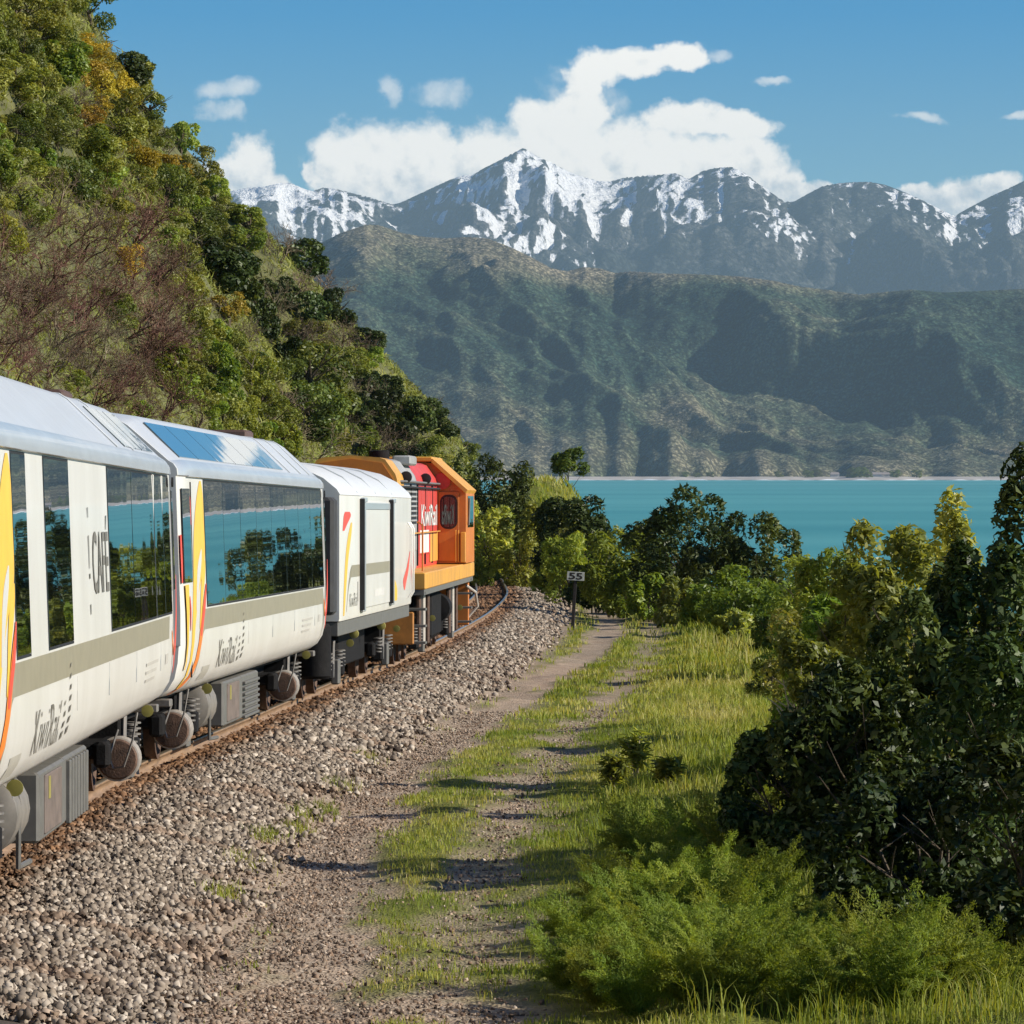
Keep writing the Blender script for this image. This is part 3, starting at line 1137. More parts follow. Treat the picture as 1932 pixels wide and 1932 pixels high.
def decal(name, rows, mat, parent, sx, off=0.004, n=30):
    """painted shape on the side: rows of (z, y0, y1), smoothed between"""
    z = np.array([r[0] for r in rows], float)
    t = np.linspace(0, 1, len(rows))
    tt = np.linspace(0, 1, n)
    zz = spline(t, z)(tt) if len(rows) > 2 else np.interp(tt, t, z)
    a = (spline(t, [r[1] for r in rows]) if len(rows) > 2 else (lambda q: np.interp(q, t, [r[1] for r in rows])))(tt)
    b = (spline(t, [r[2] for r in rows]) if len(rows) > 2 else (lambda q: np.interp(q, t, [r[2] for r in rows])))(tt)
    x = sx(zz) + off
    V = np.stack([np.stack([x, a, zz], -1), np.stack([x, b, zz], -1)], 1).reshape(-1, 3)
    return link(name, npmesh(name, V, grid_quads(n, 2), mat=mat), parent)


def loft(name, prof, stations, mat, parent, mats=None, band=None):
    """shell: half profile (x, z) mirrored, swept along y; stations (y, x scale, roof squash above zr, zr)"""
    pr = [(x, z) for x, z in prof] + [(-x, z) for x, z in reversed(prof) if x > 1e-6]
    n = len(pr)
    V = []
    for y, sxx, sq, zr in stations:
        for x, z in pr:
            V.append((x * sxx, y, z if z < zr else zr + (z - zr) * sq))
    Q = []
    mi = []
    for i in range(len(stations) - 1):
        for k in range(n):
            k2 = (k + 1) % n
            Q.append((i * n + k2, i * n + k, i * n + n + k, i * n + n + k2))
            mi.append(band(k, n) if band else 0)
    me = bpy.data.meshes.new(name)
    e = (len(stations) - 1) * n
    me.from_pydata(V, [], Q + [tuple(range(n)), tuple(e + n - 1 - k for k in range(n))])
    for x in (mats or [mat]):
        me.materials.append(x)
    me.polygons.foreach_set('material_index', mi + [0, 0])
    me.polygons.foreach_set('use_smooth', np.ones(len(me.polygons), bool))
    me.update()
    try:
        me.set_sharp_from_angle(angle=R(28))
    except Exception:
        pass
    return link(name, me, parent)


def vehicle(name, label, near, far, half):
    """Empty at the near end, on the centre line at rail level; near, far: (right side x, y)"""
    (xa, ya), (xb, yb) = near, far
    d = Vector((xb - xa, yb - ya, -(float(HR(yb)) - float(HR(ya)))))
    yaw = -math.atan2(d.x, d.y)
    pitch = math.atan2(d.z, math.hypot(d.x, d.y))
    rt = Vector((math.cos(yaw), math.sin(yaw), 0))
    loc = Vector((xa, ya, -float(HR(ya)))) - rt * half
    o = empty(name, loc, (pitch, 0, yaw))
    tag(o, label, 'train car' if 'loco' not in name else 'locomotive', 'coaches and engine of the train')
    return o, d.length


def bogie(parent, yc, base=2.1, wheel_r=0.40, drums=True, springs=False, axles=2):
    b = MB()
    b.box(-0.98, 0.98, yc - base / 2 - 0.55, yc + base / 2 + 0.55, 0.44, 0.58, 0.03)
    b.box(0.86, 1.0, yc - base / 2 - 0.6, yc + base / 2 + 0.6, 0.36, 0.60, 0.03)
    b.box(0.7, 1.02, yc - 0.35, yc + 0.35, 0.55, 0.84, 0.03)
    root = b.build('bogie', UNDER, parent)
    ax = [yc - base / 2 + base * k / (axles - 1) for k in range(axles)]
    for y in ax:
        for sx in (0.60, -0.60):
            w = MB()
            s = 1 if sx > 0 else -1
            w.lathe([(0.10, -0.10 * s), (wheel_r * 0.55, -0.06 * s), (wheel_r, -0.067 * s), (wheel_r, 0.06 * s), (wheel_r * 0.9, 0.062 * s), (wheel_r * 0.82, 0.035 * s), (wheel_r * 0.35, 0.03 * s), (0.10, 0.10 * s)], (sx, y, wheel_r), 'x', 26)
            w.build('wheel', RUST, root, True)
        if drums and y == ax[0]:
            d = MB().lathe([(0.10, -0.20), (0.175, -0.19), (0.19, -0.16), (0.19, 0.20), (0.15, 0.24)], (1.05, y, 0.42), 'y', 22).build('drum', RUST, root, True)
            for k in range(3):
                MB().lathe([(0.19, -0.02), (0.208, -0.015), (0.208, 0.03), (0.19, 0.035)], (1.05, y - 0.13 + 0.12 * k, 0.42), 'y', 22).build('rim', PALE, root, True)
            MB().tube([(1.24, y - 0.25, 0.86), (1.2, y - 0.3, 0.6), (1.12, y - 0.3, 0.36), (1.02, y - 0.28, 0.34), (0.98, y - 0.27, 0.45), (1.06, y - 0.2, 0.7)], 0.011, 6).build('cable', STEEL, root, True)
        else:
            MB().box(0.92, 1.10, y - 0.14, y + 0.14, 0.28, 0.54, 0.03).build('axle_box', UNDER, root)
        if springs or (drums and y != ax[0]):
            for dy in (-0.24, 0.24):
                c = MB()
                for k in range(5):
                    c.lathe([(0.05, -0.012), (0.072, -0.008), (0.072, 0.008), (0.05, 0.012)], (1.03, y + dy, 0.44 + 0.055 * k), 'z', 14)
                c.build('spring', STEEL, root, True)
    MB().tube([(1.06, yc - 0.45, 0.85), (1.06, yc - 0.62, 0.30)], 0.028, 8).build('damper', STEEL, root, True)
    MB().box(1.0, 1.12, yc - 0.16, yc + 0.14, 0.18, 0.56, 0.02).build('spring_pot', BOXG, root)
    MB().lathe([(0.03, -0.01), (0.06, -0.008), (0.06, 0.008), (0.03, 0.01)], (1.14, yc + base / 2 + 0.62, 0.76), 'y', 16).build('marker_disc', LIME, root, True)
    return root


CAR_PROF = [(0.0, 0.80), (1.02, 0.80), (1.14, 0.83), (1.24, 0.90), (1.315, 1.02), (1.35, 1.18), (1.363, 1.36), (1.362, 1.70), (1.311, 3.10), (1.330, 3.115), (1.322, 3.19), (1.285, 3.25), (1.232, 3.285),
            (0.80, 3.70), (0.73, 3.745), (0.35, 3.80), (0.0, 3.815)]
_cz = np.array([p[1] for p in CAR_PROF[1:9]])
_cx = np.array([p[0] for p in CAR_PROF[1:9]])


def car_sx(z):
    return np.interp(z, _cz, _cx)


def pane(name, y0, y1, z0, z1, parent, sx, mat=GLASS, yaw=0.0, off=0.006):
    zc, yc = (z0 + z1) / 2, (y0 + y1) / 2
    lean = (float(sx(z1)) - float(sx(z0))) / (z1 - z0)
    b = MB()
    w, h = (y1 - y0) / 2, (z1 - z0) / 2
    b.box(-0.012, 0.0, -w, w, -h, h, 0.003)
    o = b.build(name, mat, parent)
    o.location = (float(sx(zc)) + off, yc, zc)
    o.rotation_euler = (0, math.atan(lean), yaw)
    return o


def carriage(name, label, near, far, windows, roof_glass, cafe):
    root, L = vehicle(name, label, near, far, 1.362)
    # body shell; the eave bulges over the windows, the roof dips to the ends
    st = [(0.0, 0.965, 0.84, 3.12), (0.10, 0.985, 0.88, 3.12), (0.75, 1.0, 0.97, 3.12), (1.3, 1.0, 1.0, 3.12)]
    sts = st + [(L * k / 12, 1.0, 1.0, 3.12) for k in range(2, 11)] + [(L - y, a, b, c) for y, a, b, c in reversed(st)]
    n_half = len(CAR_PROF)

    def band(k, n):
        if 8 <= k <= 11 or n - 1 - 12 <= k <= n - 1 - 8:
            return 1
        if 12 <= k <= n - 1 - 13:
            return 2
        return 0
    body = loft('body', CAR_PROF, sts, WHITE, root, [WHITE, EAVE, ROOFW], band)
    body['label'] = 'white body shell with grey eave and pale roof'
    for e, yy in (('end_cap', 0.0), ('end_cap', L)):
        s = 1 if yy > 1 else -1
        c = MB()
        c.prism([(x * 0.97, z if z < 3.12 else 3.12 + (z - 3.12) * 0.87) for x, z in ([(q[0] + 0.012, q[1]) for q in CAR_PROF[6:]] + [(-q[0] - 0.012, q[1]) for q in reversed(CAR_PROF[6:])])], yy - 0.03 if s < 0 else yy - 0.62, yy + 0.62 if s < 0 else yy + 0.03)
        c.build('end_cap', WHITE, root)
    # windows
    rr = random.Random(len(name))
    for i, (a, b) in enumerate(windows):
        pane('window_pane', a + 0.012, b - 0.012, 1.735, 3.075, root, car_sx, yaw=rr.uniform(-0.0009, 0.0009))
    # black gasket behind the glazing
    for a, b in ([(windows[0][0], windows[-1][1])] if not cafe else windows):
        decal('window_gasket', [(3.092, a - 0.03, b + 0.03), (2.4, a - 0.03, b + 0.03), (1.715, a - 0.03, b + 0.03)], BLACK, root, car_sx, 0.0015, 8)
    pane('vestibule_window', 0.22, 0.98, 2.0, 2.98, root, car_sx)
    # stripe below the windows, with its tail curling down at the near end
    if cafe:
        decal('stripe', [(1.70, 2.05, L - 1.15), (1.58, 1.93, L - 1.2), (1.48, 1.85, L - 1.22)], OLIVE, root, car_sx, 0.0035, 8)
    else:
        decal('stripe', [(1.70, 2.2, L - 0.95), (1.58, 1.98, L - 0.82), (1.48, 1.85, L - 0.78)], OLIVE, root, car_sx, 0.0035, 8)
        decal('stripe_tail', [(1.478, L - 0.95, L - 0.78), (1.3, L - 0.86, L - 0.76), (1.05, L - 0.82, L - 0.78), (0.86, L - 0.9, L - 0.88)], OLIVE, root, car_sx, 0.003)
    decal('stripe_tail', [(1.478, 1.85, 2.15), (1.40, 1.76, 1.92), (1.2, 1.62, 1.70), (1.0, 1.45, 1.49), (0.84, 1.2, 1.22)], OLIVE, root, car_sx, 0.003)
    # painted swooshes at the near end
    decal('swoosh', [(3.07, 2.05, 2.20), (2.9, 1.72, 2.36), (2.6, 1.36, 2.38), (2.3, 1.18, 2.38), (2.12, 1.12, 2.12), (1.85, 1.0, 1.55), (1.5, 0.86, 1.16), (1.15, 0.7, 0.9), (0.9, 0.42, 0.56)], YELLOW, root, car_sx)
    decal('swoosh_gap', [(2.34, 1.95, 2.02), (2.2, 1.62, 1.95), (2.0, 1.42, 1.7), (1.7, 1.27, 1.36)], WHITE, root, car_sx, 0.0055)
    decal('swoosh', [(2.22, 2.22, 2.37), (2.05, 1.95, 2.3), (1.8, 1.75, 1.98), (1.5, 1.62, 1.70)], YELLOW, root, car_sx, 0.0045)
    decal('swoosh', [(1.95, 2.30, 2.36), (1.78, 2.02, 2.24), (1.55, 1.72, 2.02), (1.3, 1.45, 1.76), (1.08, 1.08, 1.42), (0.93, 0.62, 0.98), (0.84, 0.22, 0.42)], ORANGE, root, car_sx, 0.0065)
    decal('swoosh', [(1.97, 2.31, 2.37), (1.78, 2.08, 2.26), (1.6, 1.82, 2.05), (1.42, 1.68, 1.8)], REDM, root, car_sx, 0.0085)
    decal('swoosh', [(1.98, 0.25, 0.62), (1.7, 0.3, 0.58), (1.4, 0.34, 0.5), (1.1, 0.3, 0.4)], YELLOW, root, car_sx, 0.0045)
    decal('swoosh', [(1.86, 0.66, 0.70), (1.7, 0.66, 0.76), (1.5, 0.68, 0.72)], REDM, root, car_sx, 0.0055)
    decal('swoosh', [(2.9, 0.86, 1.02), (2.75, 0.98, 1.08), (2.6, 1.0, 1.04)], REDM, root, car_sx, 0.0045)
    decal('swoosh', [(2.5, 0.03, 0.16), (2.2, 0.02, 0.19), (2.0, 0.05, 0.14)], REDM, root, lambda z: car_sx(z) * 0.985, 0.012)
    # far end: a V of red, white between
    decal('swoosh', [(2.1, L - 0.12, L - 0.06), (1.8, L - 0.28, L - 0.14), (1.5, L - 0.5, L - 0.26), (1.32, L - 0.62, L - 0.42), (1.12, L - 0.52, L - 0.48)], REDM, root, car_sx, 0.014)
    decal('swoosh', [(1.55, L - 0.82, L - 0.76), (1.42, L - 0.74, L - 0.58), (1.3, L - 0.64, L - 0.5)], ORANGE, root, car_sx, 0.0055)
    pane('slot_window', L - 0.42, L - 0.30, 1.95, 2.95, root, lambda z: car_sx(z) + 0.012)
    MB().lathe([(0.02, -0.012), (0.05, -0.01), (0.05, 0.01), (0.02, 0.012)], (1.345, L - 0.4, 3.03), 'x', 14).build('marker_lamp', BLACK, root)
    # lettering: name, row of slanted dashes, small print
    lettering('lettering', 'KiwiRail', INK, root, car_sx, 3.8, 5.9, 1.02, 1.33, bold=-0.012)
    for y, z0, zt in ((6.12, 1.03, 1.30), (6.55, 1.05, 1.56)):
        k = 0
        z = z0
        while z < zt:
            f_ = (zt - z) / (zt - z0)
            sz, w = 0.050 * (0.6 + 0.4 * f_), 0.19 * (0.45 + 0.55 * f_)
            x0, x1 = float(car_sx(z)) + 0.008, float(car_sx(z + sz)) + 0.008
            lg = MB()
            lg.v = [(x0, y, z), (x0, y + w, z + 0.012), (x1, y + w + 0.05, z + sz + 0.012), (x1, y + 0.05, z + sz)]
            lg.f = [(0, 1, 2, 3)]
            lg.build('emblem_dash', INK, root)
            z += 0.082
            k += 1
    for r in range(3):
        z = 1.30 - r * 0.075
        decal('small_print', [(z + 0.03, 15.2, 16.9 - 0.2 * r), (z, 15.2, 16.9 - 0.2 * r)], INKP, root, car_sx, 0.006, 2)
    decal('number_plate', [(1.34, L - 1.75, L - 1.35), (1.24, L - 1.75, L - 1.35)], INKP, root, car_sx, 0.004, 4)
    decal('inspection_panel', [(1.08, 2.25, 3.05), (1.0, 2.2, 3.0), (0.93, 2.15, 2.95)], plain('panel_tan', (0.42, 0.39, 0.33), 0.5), root, car_sx, 0.004, 5)
    seam = MB()
    seam.box(1.362, 1.3645, 7.3, 7.308, 1.2, 1.46)
    seam.build('panel_seam', INKP, root)
    for y in (10.6, 13.9, 17.3):
        MB().box(1.3595, 1.3642, y, y + 0.02, 1.2, 1.47).build('panel_seam', EAVE, root)
    # roof: glazed panels, vents, seams
    for a, b in roof_glass:
        x0, z0, x1, z1 = 1.208, 3.308, 0.83, 3.671
        v = [(x0 + 0.008, a, z0 + 0.008), (x0 + 0.008, b, z0 + 0.008), (x1 + 0.008, b, z1 + 0.008), (x1 + 0.008, a, z1 + 0.008)]
        mb = MB()
        mb.v = v + [(x - 0.008, y, z - 0.014) for x, y, z in v]
        mb.f = [(0, 1, 2, 3), (7, 6, 5, 4), (0, 4, 5, 1), (1, 5, 6, 2), (2, 6, 7, 3), (3, 7, 4, 0)]
        mb.build('roof_pane', RGLASS, root)
    for y in ([2.3, 13.2, 15.3] if cafe else [14.6, 16.4, 17.9]):
        s = MB()
        s.tube([(1.24, y, 3.288), (0.803, y, 3.703), (0.73, y, 3.75), (0, y, 3.82)], 0.009, 5)
        s.build('roof_rib', ROOFW, root)
    MB().tube([(1.336, 0.7, 3.11), (1.336, L - 0.7, 3.11)], 0.010, 5).build('gutter', EAVE, root)
    v = MB().box(-0.2, 0.45, L - 2.7, L - 1.7, 3.74, 3.90, 0.03)
    vv = v.build('roof_vent', plain('vent_dark', (0.09, 0.05, 0.04), 0.7), root)
    MB().box(0.20, 0.34, L - 1.62, L - 1.5, 3.74, 3.90, 0.02).build('roof_aerial', EAVE, root)
    # vestibule door frame at the near end; grab rail
    fr = MB()
    fr.tube([(1.335, 1.06, 1.0), (1.352, 1.06, 1.75), (1.318, 1.06, 3.05)], 0.010, 6)
    fr.build('door_seal', BLACK, root)
    # underfloor
    MB().box(-0.72, 0.72, 0.4, L - 0.4, 0.58, 0.80).build('underframe', UNDER, root)
    MB().box(-1.0, 1.0, 0.4, L - 0.4, 0.76, 0.80).build('floor_edge', UNDER, root)
    eq = MB().box(0.55, 1.16, 6.3, 8.6, 0.26, 0.78, 0.02).build('equipment_box', BOXG, root)
    MB().box(1.15, 1.172, 6.75, 8.2, 0.30, 0.74, 0.008).build('hatch', BOXB, eq)
    MB().box(1.168, 1.18, 7.0, 7.12, 0.55, 0.72, 0.004).build('latch', LIME, eq)
    e2 = MB().box(0.55, 1.15, 8.66, 10.9, 0.26, 0.78, 0.02).build('equipment_box', BOXG, root)
    if cafe:
        for k in range(7):
            MB().box(1.14, 1.185, 8.85 + k * 0.28, 8.99 + k * 0.28, 0.25, 0.75, 0.008).build('louvre', BOXG, e2)
    else:
        for k in range(7):
            MB().box(1.14, 1.19, 8.8, 10.7, 0.26 + k * 0.068, 0.295 + k * 0.068, 0.006).build('louvre', BOXG, e2)
    fr = MB()
    fr.tube([(1.1, 4.9, 0.85), (1.13, 5.0, 0.62), (1.13, 5.0, 0.18), (1.13, 5.9, 0.16)], 0.022, 6)
    fr.build('step_frame', BOXG, root, True)
    MB().lathe([(0.2, -0.55), (0.30, -0.50), (0.30, 0.5), (0.2, 0.55)], (0.86, 3.6 + 1.5, 0.56), 'y', 20).build('air_tank', plain('tank_drab', (0.19, 0.17, 0.145), 0.55, vary=0.25, scale=5), root, True)
    MB().box(0.4, 0.85, 11.6, 13.4, 0.32, 0.76, 0.03).build('battery_box', UNDER, root)
    for y in (2.95, L - 2.75):
        bogie(root, y, drums=True)
    for y in (0.35, L - 0.35):
        MB().box(0.9, 1.2, y - 0.12, y + 0.12, 0.72, 0.80, 0.01).build('step', STEEL, root)
    MB().box(-0.12, 0.12, -0.45, 0.4, 0.62, 0.86, 0.03).build('coupler', UNDER, root)
    g = MB()
    for k in range(6):
        g.box(-0.62 - 0.03 * (k % 2), 0.62 + 0.03 * (k % 2), L + 0.02 + k * 0.06, L + 0.08 + k * 0.06, 0.95, 3.15)
    g.build('gangway', DKGREY, root)
    if cafe:
        # doors with upright posts at the far end, lettering on the wide blank panel
        for y in (16.75, 18.05):
            MB().box(1.30, 1.328, y - 0.03, y + 0.03, 1.72, 3.08, 0.006).build('door_post', WHITE, root).rotation_euler = (0, 0, 0)
        lettering('lettering', 'CAFÉ', INK, root, car_sx, 9.05, 10.72, 2.05, 2.68, bold=0.01)
        for z0, z1, w in ((2.66, 2.74, 0.05), (2.26, 2.52, 0.05), (2.18, 2.22, 0.08), (1.9, 1.98, 0.06)):
            mk = MB()
            x0, x1 = float(car_sx(z0)) + 0.007, float(car_sx(z1)) + 0.007
            mk.v = [(x0, 8.68, z0), (x0, 8.68 + w, z0), (x1, 8.68 + w, z1), (x1, 8.66, z1)]
            mk.f = [(0, 1, 2, 3)]
            mk.build('emblem_mark', INK, root)
    return root


Ypan = np.linspace(2.45, 18.95, 9)
carriage('cafe_carriage', 'white café carriage nearest the camera, with wide white panels between its dark windows', (-3.218, 29.5), (-3.395, 49.3),
         [(2.40, 3.42), (4.84, 6.98), (10.88, 13.7), (13.72, 16.7), (16.8, 18.02), (18.08, 19.1)], [(14.5, 15.9), (15.95, 16.7), (16.8, 18.4)], True)
carriage('panorama_carriage', 'white carriage with one unbroken band of mirror-like windows, second along the train', (-3.375, 50.05), (-2.636, 69.7),
         [(Ypan[i], Ypan[i + 1]) for i in range(8)], [(1.0, 2.9), (2.95, 5.0), (5.05, 7.2), (7.25, 9.4), (9.45, 11.6), (11.65, 13.8)], False)


def luggage_van():
    root, L = vehicle('luggage_van', 'short white luggage van with shadowed door edges between the windowed carriage and the orange engine', (-2.50, 71.1), (-1.76, 85.4), 1.34)
    prof = [(0.0, 1.18), (1.33, 1.18), (1.34, 1.22), (1.34, 3.02), (1.352, 3.03), (1.30, 3.12), (1.1, 3.30), (0.8, 3.45), (0.4, 3.54), (0.0, 3.57)]
    sx = lambda z: 1.34 + 0 * np.asarray(z, float)

    def band(k, n):
        return 1 if 4 <= k <= n - 5 else 0
    loft('body', prof, [(0, 0.985, 0.9, 3.03), (0.12, 1, 1, 3.03), (L - 0.12, 1, 1, 3.03), (L, 0.985, 0.9, 3.03)], WHITE, root, [WHITE, plain('van_roof', (0.60, 0.61, 0.61), 0.45, vary=0.05)], band)
    for y in (3.4, 9.2):
        MB().box(1.335, 1.415, y - 0.05, y + 0.03, 1.28, 2.98, 0.004).build('door_edge_shade', BLACK, root)  # black slab paints the shade on the post's rear face
        MB().box(1.335, 1.395, y + 0.031, y + 0.5, 1.25, 2.96, 0.008).build('door_post', EAVE, root)
        MB().box(1.335, 1.41, y + 0.1, y + 0.6, 2.93, 3.0, 0.008).build('door_track_hood', EAVE, root)
    MB().box(1.335, 1.36, 3.95, 9.1, 1.30, 2.94, 0.006).build('sliding_door', WHITE, root)
    MB().box(1.362, 1.375, 4.0, 9.0, 2.82, 2.92, 0.004).build('door_hood', EAVE, root)
    decal('stripe', [(1.98, 4.0, 9.0), (1.8, 4.0, 9.0)], OLIVE, root, sx, 0.024, 4)
    decal('stripe', [(1.98, 1.9, 3.3), (1.89, 1.6, 3.3), (1.8, 1.5, 3.3)], OLIVE, root, sx, 0.004, 6)
    decal('stripe_tail', [(1.8, 1.45, 1.75), (1.6, 1.2, 1.3), (1.3, 0.95, 1.0)], OLIVE, root, sx, 0.003)
    decal('swoosh', [(2.62, 1.75, 1.95), (2.4, 1.2, 1.75), (2.1, 0.8, 1.3), (1.7, 0.55, 0.95), (1.25, 0.4, 0.6)], YELLOW, root, sx)
    decal('swoosh', [(2.78, 0.7, 1.5), (2.72, 0.5, 1.7), (2.62, 0.4, 1.2), (2.5, 0.3, 0.6)], REDM, root, sx)
    decal('swoosh', [(2.1, L - 0.5, L - 0.4), (1.8, L - 1.3, L - 0.75), (1.62, L - 2.0, L - 1.2), (1.45, L - 1.8, L - 1.6)], REDM, root, sx)
    decal('swoosh', [(1.65, 10.1, 10.4), (1.5, 9.9, 10.9), (1.3, 9.9, 10.9)], YELLOW, root, sx)
    lettering('lettering', 'KiwiRail', INK, root, sx, 1.5, 2.9, 1.36, 1.56, bold=-0.01)
    MB().box(1.34, 1.345, 2.95, 3.02, 1.42, 1.72).build('emblem', INK, root)
    decal('small_print', [(1.56, 6.0, 7.9), (1.44, 6.0, 7.9)], plain('print_ghost', (0.60, 0.58, 0.54), 0.5), root, sx, 0.022, 4)
    for k in range(2):
        MB().tube([(1.36, L - 0.6 - 0.5 * k, 1.3), (1.42, L - 0.6 - 0.5 * k, 1.4), (1.42, L - 0.6 - 0.5 * k, 2.5), (1.36, L - 0.6 - 0.5 * k, 2.6)], 0.016, 6).build('grab_rail', WHITE, root, True)
    for y in (3.0, 6.5, 9.9):
        MB().tube([(1.33, y, 3.07), (1.1, y, 3.31), (0.8, y, 3.46), (0.0, y, 3.58)], 0.012, 5).build('roof_rib', EAVE, root)
    MB().box(-1.22, 1.3, 0.05, L - 0.05, 0.96, 1.17, 0.01).build('sole_bar', BOXG, root)
    for y in (3.3, 8.6):
        MB().lathe([(0.03, -0.05), (0.07, -0.04), (0.07, 0.04), (0.03, 0.05)], (1.26, y, 0.92), 'y', 14).build('marker_disc', LIME, root, True)
    MB().box(-0.9, 0.9, 4.6, 9.6, 0.36, 0.95, 0.03).build('underfloor_tank', UNDER, root)
    for y in (2.4, L - 2.4):
        bogie(root, y, base=1.9, drums=False, springs=True)
    g = MB().box(-1.2, 1.29, -0.62, -0.01, 1.28, 2.99, 0.05)  # gangway widened over the end wall, its dark grey standing in for shade
    g.build('gangway', DKGREY, root)
    MB().tube([(1.05, -0.25, 1.0), (1.05, -0.25, 2.2), (1.0, -0.2, 2.25)], 0.05, 8).build('drain_pipe', EAVE, root, True)
    MB().lathe([(0.2, -0.4), (0.24, -0.36), (0.24, 0.36), (0.2, 0.4)], (0.98, -0.2, 0.75), 'z', 18).build('air_reservoir', UNDER, root, True)


luggage_van()

L_OR = plain('engine_orange', (0.66, 0.20, 0.020), 0.5, vary=0.12, scale=2.2, coat=0.08, stretch=(1, 2.5, 0.5), dirt=(0.40, 0.135, 0.03))
L_YE = plain('engine_yellow', (0.74, 0.37, 0.045), 0.5, vary=0.10, scale=2.5, coat=0.08, stretch=(1, 2.5, 0.6), dirt=(0.50, 0.25, 0.06))
L_RED = plain('engine_red', (0.64, 0.045, 0.03), 0.5, vary=0.10, scale=2.5, coat=0.08, stretch=(1, 2.5, 0.5), dirt=(0.42, 0.05, 0.035))
L_GREY = plain('engine_grey', (0.38, 0.39, 0.385), 0.55, vary=0.12, scale=3, stretch=(1, 2.5, 0.5), dirt=(0.22, 0.20, 0.18))
L_WHITE = plain('engine_white', (0.78, 0.76, 0.72), 0.45, vary=0.06)


